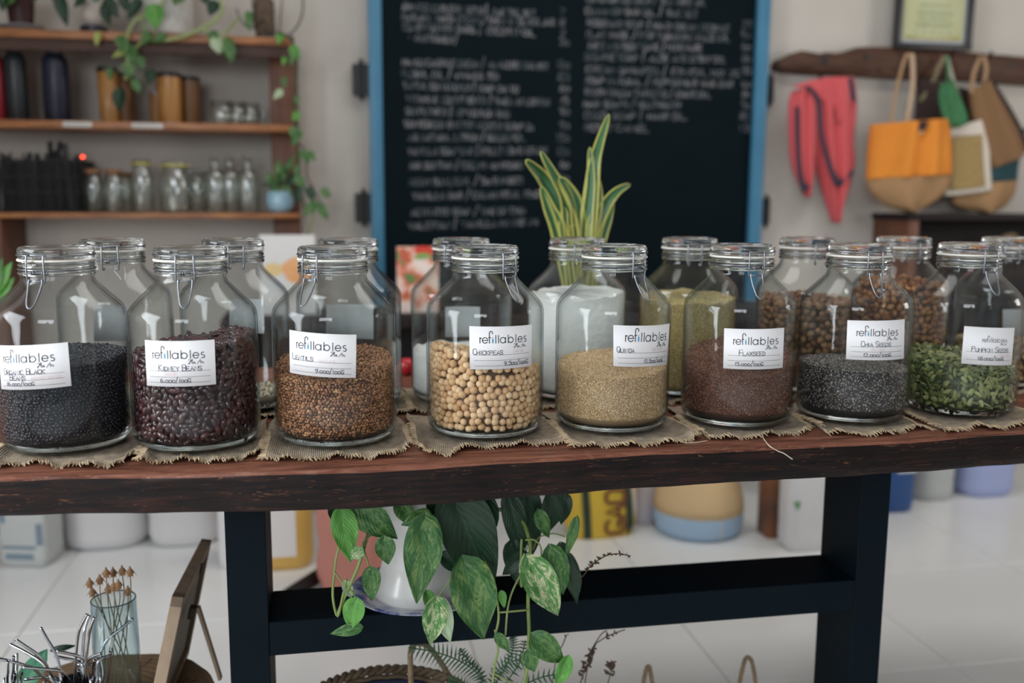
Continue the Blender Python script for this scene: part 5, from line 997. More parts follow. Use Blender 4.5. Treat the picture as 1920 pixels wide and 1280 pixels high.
# dark cabinet
cab = empty('dark_cabinet', (3.0, 2.05, 0)); tag(cab, 'dark open wooden cabinet against the wall under the hanging bags', 'cabinet')
cx = float(at(1704, 430, Y=1.98)[0]); zc = float(at(1760, 401, Y=1.98)[2])-.025
kid(bevbox((cx, 1.98, .42), (cx+.045, 2.24, zc), 'side_panel', M_post), cab); kid(bevbox((3.95, 1.98, .42), (4.0, 2.24, zc), 'side_panel', M_post), cab); kid(bevbox((cx-.01, 1.97, zc), (4.01, 2.24, zc+.025), 'top', M_darkwood), cab)
kid(bevbox((cx+.045, 2.2, .44), (3.95, 2.24, zc), 'back_panel', M_darkwood), cab)
for z_ in (.42, .74): kid(bevbox((cx+.045, 1.985, z_), (3.95, 2.2, z_+.022), 'shelf_board', M_darkwood), cab)
for xa in (cx, 3.95): kid(bevbox((xa, 1.99, 0), (xa+.045, 2.035, .42), 'leg', M_post), cab)
hoop = MB(); c = at(1893, 462, Y=2.06); R_ = ph(27, 2.06)
for dr in (0, .006, .012): hoop.tube([(c[0]+(R_-dr)*math.cos(t), 2.06+.004*math.sin(t*9+dr*300), .7641+R_+.006+(R_-dr)*math.sin(t)) for t in [2*PI*k/60 for k in range(60)]], .0055, 6, closed=True)
hoop.v = [(x, y, z+(c[2]-.77-R_)) for x, y, z in hoop.v]; tag(hoop.build('wicker_wreath', M_twine, smooth=True), 'round brown wicker ring inside the dark cabinet', 'wreath')

# ---------------------------------------------------------------- containers on the floor along the wall
def rbox_prof(w_, d_, r, n=5):
    P = []
    for cxs, cys, a0 in ((1, 1, 0), (-1, 1, 90), (-1, -1, 180), (1, -1, 270)):
        for k in range(n+1): a_ = math.radians(a0+90*k/n); P.append((cxs*(w_/2-r)+r*math.cos(a_), cys*(d_/2-r)+r*math.sin(a_)))
    return P
def loft(mb, sections):      # [(z, w, d, r)]
    n0 = None; V = []
    for z_, w_, d_, r in sections: pr = rbox_prof(w_, d_, r); n0 = len(pr); V += [(x, y, z_) for x, y in pr]
    F = [(i*n0+j, i*n0+(j+1) % n0, (i+1)*n0+(j+1) % n0, (i+1)*n0+j) for i in range(len(sections)-1) for j in range(n0)]; F += [tuple(range(n0))[::-1], tuple((len(sections)-1)*n0+j for j in range(n0))]; mb.add(V, F)
def jug(px, pyb, wpx, hgt, M, label, round_=.3, capM=None, dfac=.8, rz=0., grp='plastic containers on the floor', name='plastic_jug'):
    c = at(px, pyb, z=0); Y = float(c[1]); w_ = wpx*mpp(Y, px); d_ = w_*dfac; r = w_*round_; yc = Y+d_/2
    e = empty(name, (float(c[0]), yc, 0), rz); tag(e, label, 'container', grp); e_r = min(r, d_*.45)
    mb = MB(); loft(mb, [(0, w_*.78, d_*.78, e_r*.7), (.010, w_*.90, d_*.90, e_r*.85), (.028, w_*.98, d_*.98, e_r), (.05, w_, d_, e_r), (hgt*.30, w_*.985, d_*.985, e_r), (hgt*.33, w_, d_, e_r), (hgt*.78, w_, d_, e_r), (hgt*.88, w_*.86, d_*.86, e_r*.85), (hgt*.93, w_*.45, d_*.5, e_r*.45), (hgt*.95, w_*.3, d_*.36, e_r*.3)]); mb.build('body', M, e, auto=50)
    mb = MB(); mb.lathe([(0, hgt*.95), (w_*.14, hgt*.95), (w_*.14, hgt*1.0), (0, hgt*1.0)], 20); mb.build('cap', capM or M_blk, e, auto=35)
    mb = MB(); mb.tube(smoothpts([(w_*.10, 0, hgt*.94), (w_*.24, 0, hgt*1.0), (w_*.38, 0, hgt*.95), (w_*.43, 0, hgt*.82)], 5), w_*.045, 8); mb.build('handle', M, e, smooth=True)
    return e, w_, d_, r
M_jw = mat('white_plastic', (.66, .65, .66), .45, sss=.2); M_jy = mat('amber_plastic', (.62, .38, .09), .4); M_jb = mat('blue_plastic', (.015, .07, .23), .35); M_jp = mat('periwinkle_plastic', (.36, .42, .68), .45); M_jg = mat('grey_white_plastic', (.48, .50, .49), .5); M_lab = mat('container_label', (.72, .69, .68), .5)
e, w_, d_, r = jug(52, 1066, 96, .30, M_jg, 'square grey-white container with faint blue print, at the picture edge', .12, rz=-.25)
M_fb = mat('faded_blue_print', (.18, .24, .30), .6)
for x0, z0, x1, z1 in ((-.42, .15, -.30, .21), (-.35, .03, .25, .05), (-.4, .065, .3, .075), (.33, .08, .45, .15)): mb = MB(); mb.box((x0*w_, -d_/2-.0012, z0), (x1*w_, -d_/2+.001, z1)); mb.build('faded_print', M_fb, e)
jug(188, 1036, 168, .33, M_jw, 'broad white rounded container next to the square grey-white one', .38, dfac=.9); jug(343, 1029, 140, .33, M_jw, 'white rounded container, second beside the table leg', .34, dfac=.9); jug(441, 1068, 62, .30, M_jw, 'white container mostly hidden behind the table leg', .2)
e, w_, d_, r = jug(532, 1072, 116, .34, M_jy, 'amber yellow jug with a big pale label, beside the table leg', .3)
mb = MB(); mb.box((-w_*.3, -d_/2-.0015, .05), (w_*.22, -d_/2+.002, .24)); mb.build('paper_label', M_lab, e)
e, w_, d_, r = jug(1515, 1036, 84, .33, M_jw, 'white jug with small green sprig print next to the wooden post', .28)
mb = MB(); mb.box((-w_*.42, -d_/2-.0015, .17), (-w_*.25, -d_/2+.001, .18)); mb.box((-w_*.36, -d_/2-.0015, .155), (-w_*.28, -d_/2+.001, .17)); mb.build('sprig_print', mat('sprig_green', (.10, .30, .12), .6), e)
e, w_, d_, r = jug(1685, 963, 82, .30, M_jb, 'dark blue jug with a green and white label, past the table leg', .3)
mb = MB(); mb.box((-w_*.1, -d_/2-.0015, .16), (w_*.38, -d_/2+.001, .25)); lb_ = mb.build('paper_label', M_lab, e); mb = MB(); mb.box((.0, -d_/2-.0025, .18), (w_*.3, -d_/2-.0012, .225)); mb.build('green_mark', mat('label_green', (.06, .30, .10), .6), lb_)
jug(1762, 941, 84, .30, M_jg, 'grey-white drum between the dark blue and periwinkle jugs', .4); jug(1866, 934, 112, .30, M_jp, 'pale periwinkle blue jug, farthest along the wall', .32)
# pink sack, stick, yellow sack, basket, post
M_pinkc = mat('pink_leather', (.50, .20, .155), .6, bump=(14, .5, .01))
def sack(name, label, px, pyb, wpx, hgt, M, cat='sack', dfac=.5, bumpk=.04, seed=0, rz=0):
    c = at(px, pyb, z=0); Y = float(c[1]); w_ = wpx*mpp(Y, px); d_ = w_*dfac; e = empty(name, (float(c[0]), Y+d_/2, 0), rz); tag(e, label, cat); rg = np.random.default_rng(seed); ph_ = rg.uniform(0, 6, 6); n = 40; m_ = 22; V = []
    for j in range(m_+1):
        t = j/m_; z_ = hgt*t; s_ = (.86+.14*min(1, t*6))*(1-.10*t)+.02*math.sin(t*9+ph_[0]); dd = (1-.55*t**2.2)
        for i in range(n):
            a_ = 2*PI*i/n; k = 1+bumpk*math.sin(a_*5+t*5+ph_[1])+bumpk*.6*math.sin(a_*9-t*11+ph_[2]); ca, sa = math.cos(a_), math.sin(a_); V.append((w_/2*s_*k*math.copysign(abs(ca)**.7, ca), d_/2*dd*k*math.copysign(abs(sa)**.8, sa), z_))
    F = [(j*n+i, j*n+(i+1) % n, (j+1)*n+(i+1) % n, (j+1)*n+i) for j in range(m_) for i in range(n)]+[tuple(range(n))[::-1], tuple(m_*n+i for i in range(n))]; mb = MB(); mb.add(V, F); mb.build('sack_body', M, e, smooth=True); return e, w_, d_, V, n
e, w_, d_, V, n = sack('pink_bag', 'slumped dusty pink leather-like bag beside the yellow jug, behind the plant pot', 668, 1118, 150, .36, M_pinkc, 'bag', .6, .05, 3)
a = at(545, 1125, z=0); b = at(606, 1082, z=.03); mb = MB(); mb.tube([(a[0]-.03, a[1]-.05, .02), (float(b[0]), float(b[1]), .045)], .022, 8); tag(mb.build('wooden_stick', M_darkwood, smooth=True), 'dark brown wooden stick lying on the floor by the pink bag', 'stick')
M_ysack = mat('yellow_sack', (.62, .42, .04), .55, bump=(20, .4, .006)); M_grn = mat('dark_green_print', (.012, .035, .02), .5); M_brn = mat('brown_print', (.16, .05, .02), .5); M_lil = mat('lilac_white_film', (.60, .56, .62), .5)
e, w_, d_, V, n = sack('yellow_rice_sack', 'yellow rice sack with dark green stripes and brown writing standing by the wall', 1134, 1010, 152, .30, M_ysack, 'sack', .45, .025, 5, .08)
def on_sack(mb, u0, u1, z0, z1, seg=6, off=.004, lean=0.):      # patch on the camera side of the sack; u = fraction of width
    pv = []
    for j in range(seg+1):
        z_ = z0+(z1-z0)*j/seg; row = V[int(round(z_/.30*22))*n:int(round(z_/.30*22))*n+n]; fr_ = sorted([(x, y) for x, y, _ in row if y <= 0]); xs_ = [q[0] for q in fr_]; ys_ = [q[1] for q in fr_]
        for u in (u0, u1): x = w_*(u+lean*j/seg-.5); pv.append((x, float(np.interp(x, xs_, ys_))-off, z_))
    mb.add(pv, [(2*j, 2*j+1, 2*j+3, 2*j+2) for j in range(seg)])
mb = MB(); on_sack(mb, .20, .30, .004, .296, 8, .004, -.05); on_sack(mb, .80, .90, .004, .296, 8, .004, -.09); mb.build('green_stripe', M_grn, e)
mb = MB(); on_sack(mb, .90, .965, .06, .24, 6, .003, -.05); mb.build('white_band', M_lab, e)
mb = MB(); sts, _ = strokes('GAO ST', 0, 0, .07, .75, .2, .03)
for s_ in sts:
    def mf(u, v, off):
        x = w_*(.40-.5)+.075-v; z_ = .02+u; k = min(max(z_, 0), .29); row = V[int(round(k/.30*22))*n:int(round(k/.30*22))*n+n]; fr_ = sorted([(q[0], q[1]) for q in row if q[1] <= 0]); return (x+.02, float(np.interp(x, [q[0] for q in fr_], [q[1] for q in fr_]))-.006, z_)
    ribbon(mb, [(p[0]*.85, p[1]) for p in s_], .0065, mf)
mb.build('lettering', M_brn, e)
e2, *_ = sack('white_sack', 'narrow lilac-white sack next to the yellow rice sack', 1212, 985, 44, .28, M_lil, 'sack', .6, .02, 9)
e3, *_ = sack('black_bag', 'dark grey bag between the white sack and the two-tone basket', 1238, 955, 40, .30, mat('black_film', (.02, .022, .028), .4), 'bag', .7, .04, 11)
M_bkt = mat('cream_rope', (.62, .44, .24), .85, bump=(70, .5, .003), stretch=(1, 1, 3)); M_bktb = mat('sky_blue_felt', (.36, .50, .66), .85, bump=(90, .3, .002))
c = at(1336, 1018, z=0); Y_ = float(c[1]); R_ = 90*mpp(Y_, 1336); e = empty('fabric_basket', (float(c[0]), Y_+R_*.9, 0)); tag(e, 'round cream basket with a pale blue bottom, on the floor', 'basket')
mb = MB(); mb.lathe([(0, 0), (R_*.80, 0), (R_*.94, .012), (R_, .04), (R_*1.01, .085), (0, .085)], 48); mb.build('blue_base', M_bktb, e, auto=60)
mb = MB(); mb.lathe([(R_*1.01, .0855), (R_*1.0, .12), (R_*.93, .17), (R_*.80, .21), (R_*.74, .235), (R_*.70, .235), (R_*.74, .20), (R_*.9, .12), (R_*.9, .0855)], 48, close=True); mb.build('cream_top', M_bkt, e, smooth=True)
mb = MB(); a_ = -1.42; mb.tube([((R_*1.005)*math.cos(a_), (R_*1.005)*math.sin(a_), z_) for z_ in (.012, .04, .085)], .002, 5); mb.build('stitched_seam', M_thread, e)
c = at(1456, 1010, z=0); Y_ = float(c[1]); k = mpp(Y_, 1456); M_opost = mat('weathered_orange_wood', (.30, .11, .04), .6, var=((.08, .05, .04), 10, .2), stretch=(1, 1, .6), bump=(20, .3, .004))
tag(bevbox((c[0]-19*k, Y_, 0), (c[0]+19*k, Y_+.09, .34), 'wooden_block', M_opost, bev=.004), 'upright weathered orange-brown wooden block between basket and white jug', 'block')

# ---------------------------------------------------------------- plant pot on the stretcher
ZST = .472
pc = at(785, 1112, z=ZST+.012); PX, PY = float(pc[0])+.004, LY0+.068
pl = empty('saucer', (PX, PY, ZST)); tag(pl, 'white plate with cobalt blue painted rim under the plant pot', 'saucer')
mb = MB(); mb.lathe([(0, 0), (.055, 0), (.060, .003), (.098, .0115), (.121, .0165), (.122, .0185), (.118, .0190), (.096, .0150), (.086, .0120), (.060, .008), (0, .008)], 64)
Mpl = mat('blue_white_plate', (.55, .57, .66), .22, coat=.4); nt = Mpl.node_tree; N = nt.nodes; L = nt.links; tc = N.new('ShaderNodeTexCoord'); nz = N.new('ShaderNodeTexNoise'); nz.inputs['Scale'].default_value = 38; nz.inputs['Detail'].default_value = 4; L.new(tc.outputs['Object'], nz.inputs['Vector']); r = N.new('ShaderNodeValToRGB'); e_ = r.color_ramp.elements; e_[0].position = .42; e_[0].color = (.58, .60, .68, 1); e_[1].position = .58; e_[1].color = (.09, .12, .38, 1); L.new(nz.outputs[0], r.inputs[0])
sp_ = N.new('ShaderNodeVectorMath'); sp_.operation = 'LENGTH'; L.new(tc.outputs['Object'], sp_.inputs[0]); gt = N.new('ShaderNodeMath'); gt.operation = 'GREATER_THAN'; gt.inputs[1].default_value = .088; L.new(sp_.outputs['Value'], gt.inputs[0]); mx = N.new('ShaderNodeMix'); mx.data_type = 'RGBA'; L.new(gt.outputs[0], mx.inputs[0]); mx.inputs[6].default_value = (.62, .63, .66, 1); L.new(r.outputs[0], mx.inputs[7]); L.new(mx.outputs[2], N['Principled BSDF'].inputs['Base Color'])
mb.build('plate_body', Mpl, pl, auto=50)
pot = empty('pothos_plant', (PX, PY, ZST+.009)); tag(pot, 'variegated pothos in a flared white pot on the table stretcher, leaves tumbling down', 'potted plant')
mb = MB(); mb.lathe([(0, 0), (.080, 0), (.084, .004), (.080, .020), (.070, .045), (.066, .062), (.066, .072), (.072, .10), (.086, .14), (.096, .175), (.100, .205), (.093, .205), (.088, .18), (.070, .12), (0, .12)], 56); mb.build('pot', mat('white_glaze', (.66, .66, .64), .3, coat=.3, bump=(5, .15, .004)), pot, auto=60)
mb = MB(); mb.lathe([(0, .185), (.050, .187), (.089, .183)], 32); mb.build('soil', mat('soil', (.02, .013, .009), .95, bump=(200, 1, .004)), pot)
Yf = .0
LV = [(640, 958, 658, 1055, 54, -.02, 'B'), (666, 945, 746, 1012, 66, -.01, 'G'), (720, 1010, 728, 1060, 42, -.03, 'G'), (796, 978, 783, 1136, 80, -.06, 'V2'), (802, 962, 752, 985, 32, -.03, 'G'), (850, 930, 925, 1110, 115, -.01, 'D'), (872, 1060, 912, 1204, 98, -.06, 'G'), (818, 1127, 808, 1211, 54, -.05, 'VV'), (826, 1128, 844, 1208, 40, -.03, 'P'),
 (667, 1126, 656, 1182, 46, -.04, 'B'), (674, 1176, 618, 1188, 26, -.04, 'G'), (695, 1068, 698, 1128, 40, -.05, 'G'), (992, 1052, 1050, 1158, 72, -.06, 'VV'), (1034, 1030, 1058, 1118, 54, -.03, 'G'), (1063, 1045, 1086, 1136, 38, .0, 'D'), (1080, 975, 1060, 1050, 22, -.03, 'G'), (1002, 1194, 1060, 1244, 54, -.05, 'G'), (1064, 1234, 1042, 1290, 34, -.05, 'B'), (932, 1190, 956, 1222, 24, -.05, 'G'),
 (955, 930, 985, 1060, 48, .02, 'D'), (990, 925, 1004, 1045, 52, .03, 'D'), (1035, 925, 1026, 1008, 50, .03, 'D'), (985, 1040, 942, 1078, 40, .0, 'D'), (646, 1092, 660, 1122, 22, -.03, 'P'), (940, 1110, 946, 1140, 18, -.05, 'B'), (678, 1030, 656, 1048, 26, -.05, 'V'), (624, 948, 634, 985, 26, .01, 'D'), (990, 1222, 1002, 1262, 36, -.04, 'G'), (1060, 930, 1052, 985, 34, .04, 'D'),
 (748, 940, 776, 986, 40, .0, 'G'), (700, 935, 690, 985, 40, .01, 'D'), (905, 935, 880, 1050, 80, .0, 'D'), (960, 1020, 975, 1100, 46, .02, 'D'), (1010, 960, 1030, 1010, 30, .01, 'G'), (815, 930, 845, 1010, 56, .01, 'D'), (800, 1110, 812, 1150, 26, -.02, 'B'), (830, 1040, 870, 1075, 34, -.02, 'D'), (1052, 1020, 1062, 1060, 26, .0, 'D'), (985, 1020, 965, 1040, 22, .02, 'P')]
MM = {'B': M_leafB, 'G': M_leafG, 'V': M_leafV, 'V2': M_leafG, 'VV': M_leafV, 'D': M_leafD, 'P': M_leafP}
for x0, y0, x1, y1, w_, dy, kx in LV:
    o = pleaf(x0, y0, x1, y1, w_, Yf+dy, MM[kx], pot, nu=10, nv=16, fold=random.uniform(.08, .22), curl=random.uniform(.05, .2))
    if kx in ('VV', 'P'): o['label'] = 'cream-splashed leaf' if kx == 'VV' else 'pale leaf underside'
for pts, w_ in (([(700, 960, .05), (660, 985, -.01), (634, 1030, -.02), (627, 1075, -.02), (624, 1118, -.02), (633, 1155, -.02), (642, 1120, -.03), (650, 1085, -.03)], 5), ([(627, 1072), (645, 1095), (662, 1110), (667, 1128)], 3.5), ([(690, 1000, .02), (680, 1035, -.03), (668, 1070, -.03), (650, 1110, -.03), (634, 1150, -.02)], 7), ([(700, 1000, .0), (680, 1018, -.02), (684, 1035, -.03), (694, 1068, -.05)], 3.5),
                ([(850, 950, .1), (960, 960, .04), (992, 1010, -.01), (992, 1060, -.03), (990, 1130, -.02), (992, 1190, -.02), (988, 1240, -.02), (984, 1300, -.02)], 8), ([(978, 1010), (976, 1070), (978, 1100)], 5), ([(985, 1012), (1002, 1012), (1014, 1026), (1015, 1052)], 4), ([(985, 1060), (962, 1105), (952, 1140), (948, 1190)], 4), ([(935, 1148), (990, 1143)], 4), ([(928, 1180), (934, 1215), (928, 1245), (922, 1290)], 5), ([(770, 1000), (800, 972), (840, 950, .05)], 4),
                ([(1060, 1006, .0), (1036, 1000, .01), (1010, 1008, .02), (1000, 1030, .02)], 3), ([(1000, 1190), (996, 1230), (978, 1290)], 5), ([(926, 1262), (950, 1275), (975, 1290)], 3.5), ([(800, 1140), (822, 1118), (850, 1080)], 3), ([(905, 1040, .0), (925, 1090, -.03), (935, 1150, -.04), (930, 1185, -.04)], 5)):
    stem([(p[0], p[1], (p[2] if len(p) > 2 else -.03)) for p in pts], w_, 0., M_stem, pot)

# fern fronds and dried sprigs rising from the basket on the floor
fe = empty('boston_fern', (float(at(985, 1330, Y=.24)[0]), .24, 0)); tag(fe, 'dark green fern with feathery fronds below the pothos', 'fern')
fpot = MB(); fpot.lathe([(0, 0), (.06, 0), (.075, .12), (.08, .12), (.08, .14), (.07, .14), (.068, .11), (0, .11)], 32); fpot.build('pot', mat('grey_pot', (.10, .10, .10), .7), fe, auto=40)
def frond(pts, Y, lpx, side=1., n=26):
    P = smoothpts([(fe.location[0], fe.location[1], .12)]+[tuple(at(x, y, Y=Y)) for x, y in pts], 12); k = mpp(Y, 900); mb = MB(); mb.tube(P, .0012, 5); o = kid(mb.build('frond_stem', M_fern), fe); pm = MB()
    for i in range(12, len(P)-1, 2):
        t = (i-12)/(len(P)-12); tan = P[min(i+1, len(P)-1)]-P[i-1]; tan /= np.linalg.norm(tan); nn = np.array([0, -1, .25]); wv = np.cross(tan, nn); wv /= np.linalg.norm(wv); l = lpx*k*math.sin(PI*min(1, .15+.85*(1-t)))**.7*(1 if t < .9 else .6)
        for s in (-1, 1):
            d = wv*s*.93+tan*.35; d /= np.linalg.norm(d); h2 = tan*.0017; b = P[i]; pm.add([b-h2*.8, b+d*l*.3-h2, b+d*l+np.array([0, 0, -.003]), b+d*l*.3+h2, b+h2*.8], [(0, 1, 2, 3, 4)])
    q = pm.build('leaflets', M_fern, o); q.matrix_parent_inverse = o.matrix_world.inverted(); q['kind'] = 'stuff'
bpy.context.view_layer.update()
for pts, Y, l in (([(918, 1300), (895, 1262), (860, 1238), (815, 1222), (766, 1214)], .05, 30), ([(925, 1300), (930, 1262), (960, 1240), (1000, 1232)], .02, 26), ([(900, 1310), (905, 1270), (880, 1240), (862, 1215)], .06, 16), ([(930, 1300), (948, 1250), (962, 1215), (960, 1192)], .06, 16), ([(950, 1310), (1000, 1275), (1050, 1262)], .03, 22), ([(905, 1310), (870, 1285), (840, 1275)], .03, 22), ([(940, 1310), (975, 1240), (985, 1200)], .06, 18)): frond(pts, Y, l)
def sprig(pts, Y, label, blobs):
    P = smoothpts([tuple(at(x, y, Y=Y)) for x, y in pts], 6); mb = MB(); mb.tube(([np.array([P[0][0], P[0][1], .002])] if P[0][2] < .4 else [])+P, .0011, 5)
    rg = random.Random(len(pts)*7+int(pts[0][0]))
    for t0, t1, cnt, s in blobs:
        for k in range(cnt):
            i = int((t0+(t1-t0)*k/max(1, cnt-1))*(len(P)-1)); p = P[i]; d = np.array([rg.uniform(-1, 1), rg.uniform(-.4, .4), rg.uniform(-.5, 1)]); d /= np.linalg.norm(d); w2 = np.cross(d, (0, 1, .3)); w2 /= np.linalg.norm(w2); l = s*rg.uniform(.6, 1.3)
            mb.add([p, p+d*l*.5+w2*l*.28, p+d*l+np.array([0, .003, 0]), p+d*l*.5-w2*l*.28, p+d*l*.45+np.array([0, -.002, 0])], [(0, 1, 4), (1, 2, 4), (2, 3, 4), (3, 0, 4)])
    return tag(mb.build('dried_sprig', M_dry), label, 'dried sprig', 'dried sprigs near the fern')
sprig([(1075, 1330), (1090, 1275), (1104, 1240), (1112, 1212), (1140, 1192), (1172, 1180)], .12, 'tallest dried brown sprig crossing the pale floor under the stretcher', [(.25, .6, 34, .012), (.78, .9, 10, .009)])
sprig([(1090, 1330), (1100, 1260), (1112, 1215), (1128, 1188), (1138, 1182)], .13, 'thin dried stalk rising just behind the tallest dried sprig', [(.3, .5, 8, .008)])
sprig([(1125, 1330), (1140, 1280), (1146, 1256), (1142, 1244)], .12, 'short dark dried sprig at the lower picture edge next to the twine loop', [(.5, 1., 16, .014)])
sprig([(1082, 1090), (1096, 1076), (1104, 1064), (1118, 1052), (1140, 1040), (1162, 1038), (1182, 1042)], -.02, 'small dark seedy sprig arching above the stretcher', [(.3, .72, 34, .007), (.82, .95, 8, .006)])
sprig([(1030, 1330), (1042, 1240), (1056, 1206), (1062, 1190)], .12, 'fine bare stalk beside the lowest pothos leaf', [(.9, 1., 3, .006)])

# ---------------------------------------------------------------- baskets on the floor
M_wick = mat('wicker', (.20, .145, .085), .8, var=((.08, .055, .035), 60, .3))
cz = .30; c0 = at(720, 1251, z=cz); Yb = float(c0[1])-.155; Xb = float(at(720, 1290, z=cz)[0]); Rr = .155
bk = empty('wicker_basket', (Xb, Yb, 0)); tag(bk, 'round woven wicker basket with a dark blue lining, cut off by the picture bottom', 'basket')
mb = MB(); mb.lathe([(0, 0), (Rr*.8, 0), (Rr*.97, cz*.5), (Rr*.98, cz*.93), (Rr*.93, cz*.93), (Rr*.75, .01), (0, .01)], 48); mb.build('lining', mat('navy_lining', (.02, .03, .07), .8), bk, auto=60)
mb = MB()
for j in range(22):
    z_ = .006+cz*j/22; rr_ = Rr*(.81+.17*min(1, z_/cz*2.)); mb.tube([((rr_+.005+.003*math.sin(t*24+j*PI))*math.cos(t), (rr_+.005+.003*math.sin(t*24+j*PI))*math.sin(t), z_) for t in [2*PI*k/96 for k in range(96)]], .0062, 5, closed=True)
mb.build('woven_wall', M_wick, bk, smooth=True)['kind'] = 'stuff'
mb = MB()
for s in (0, PI): mb.tube([((Rr+.005*math.cos(t*30+s))*math.cos(t), (Rr+.005*math.cos(t*30+s))*math.sin(t), cz-.004+.005*math.sin(t*30+s)) for t in [2*PI*k/240 for k in range(240)]], .0050, 6, closed=True)
mb.build('braided_rim', M_wick, bk, smooth=True)
hp = [at(772, 1300, Y=Yb+.05), at(770, 1262, Y=Yb+.05), at(771, 1215, Y=Yb+.06), at(790, 1205, Y=Yb+.08), at(815, 1225, Y=Yb+.1), at(850, 1280, Y=Yb+.12)]
mb = MB(); mb.tube(smoothpts([tuple(p) for p in hp], 6), .0055, 6); kid(mb.build('rope_handle', M_twine, smooth=True), bk)
def rope(pts, r, lay=.008, tw=220):
    P = smoothpts(pts, 14); mb = MB(); d = 0
    for s in (0, 2.1, 4.2):
        Q = []; d = 0
        for i, p in enumerate(P):
            if i: d += np.linalg.norm(P[i]-P[i-1])
            tn = P[min(i+1, len(P)-1)]-P[max(i-1, 0)]; tn /= np.linalg.norm(tn); u = np.cross(tn, (0, 1, 0)); u /= np.linalg.norm(u); b = np.cross(tn, u); Q.append(p+r*.6*(u*math.cos(d*tw+s)+b*math.sin(d*tw+s)))
        mb.tube(Q, r*.62, 5)
    return mb
Yt = .25; zt2 = .09; xa_, xb_ = float(at(1215, 1280, Y=Yt)[0]), float(at(1405, 1280, Y=Yt)[0])
tb = empty('twine_handled_bag', ((xa_+xb_)/2, Yt, 0)); tag(tb, 'jute tote whose two twisted twine handles poke up at the picture bottom', 'bag')
mb = MB(); xm = (xa_+xb_)/2; loft(mb, [(0, .24, .14, .02), (.01, .26, .15, .03), (zt2*.7, .27, .12, .04), (zt2, .27, .09, .03)]); mb.build('bag_body', M_jute, tb, auto=50)
for px0_, py0_, hw_ in ((1215, 1249, 11), (1402, 1233, 20)):
    pts = [tuple(at(px0_-hw_, 1330, Y=Yt)), tuple(at(px0_-hw_*.8, 1285, Y=Yt)), tuple(at(px0_-hw_*.3, py0_+6, Y=Yt)), tuple(at(px0_+2, py0_, Y=Yt)), tuple(at(px0_+hw_*.45, py0_+12, Y=Yt)), tuple(at(px0_+hw_*.8, 1290, Y=Yt)), tuple(at(px0_+hw_, 1330, Y=Yt))]
    kid(rope(pts, .0042).build('twine_handle', M_twine, smooth=True), tb)

# ---------------------------------------------------------------- stump with straws, vase and easel frame
ZT = .30; sc0 = at(205, 1225, z=ZT); Rs = .195; SXc, SYc = float(at(205, 1300, z=ZT)[0])-.01, float(sc0[1])-Rs
M_stump = mat('stump_top', (.30, .19, .11), .75, var=((.17, .10, .055), 9, .3), bump=(40, .4, .002)); nt = M_stump.node_tree
tcn = nt.nodes.new('ShaderNodeTexWave'); tcn.wave_type = 'RINGS'; tcn.rings_direction = 'Z'; tcn.inputs['Scale'].default_value = 22; tcn.inputs['Distortion'].default_value = 3; nt.links.new(nt.nodes['Texture Coordinate'].outputs['Object'], tcn.inputs[0]); bmp = nt.nodes.new('ShaderNodeBump'); bmp.inputs['Strength'].default_value = .4; bmp.inputs['Distance'].default_value = .002; nt.links.new(tcn.outputs[1], bmp.inputs['Height']); nt.links.new(bmp.outputs[0], nt.nodes['Principled BSDF'].inputs['Normal'])
sp = empty('tree_stump_stool', (SXc, SYc, 0)); tag(sp, 'round sawn tree-stump stool holding straws, vase and picture frame', 'stool')
bm = bmesh.new(); seg = 64; rings_ = [(.93, 0), (1.0, .02), (.985, ZT*.5), (1.0, ZT-.012), (.985, ZT)]; prev = None; allr = []
for fr_, z_ in rings_: allr.append([bm.verts.new((Rs*fr_*(1+.018*math.sin(3*a)+.012*math.sin(7*a+1)+.006*math.sin(17*a))*math.cos(a), Rs*fr_*(1+.018*math.sin(3*a)+.012*math.sin(7*a+1)+.006*math.sin(17*a))*math.sin(a), z_)) for a in [2*PI*k/seg for k in range(seg)]])
for i in range(len(allr)-1):
    for k in range(seg): bm.faces.new((allr[i][k], allr[i][(k+1) % seg], allr[i+1][(k+1) % seg], allr[i+1][k]))
bm.faces.new(allr[0][::-1]); bm.faces.new(allr[-1]); me = bpy.data.meshes.new('stump_body'); bm.to_mesh(me); bm.free(); link('stump_body', me, sp, M_stump)
mb = MB()
for ang, l0, l1 in ((.35, .11, .17), (.42, .10, .155), (1.2, .12, .17), (2.4, .1, .16)): mb.add([(l0*math.cos(ang), l0*math.sin(ang), ZT+.0003), (l1*math.cos(ang+.012), l1*math.sin(ang+.012), ZT+.0003), (l1*math.cos(ang-.01), l1*math.sin(ang-.01), ZT+.0003)], [(0, 1, 2)])
mb.build('drying_crack', M_iron, sp)
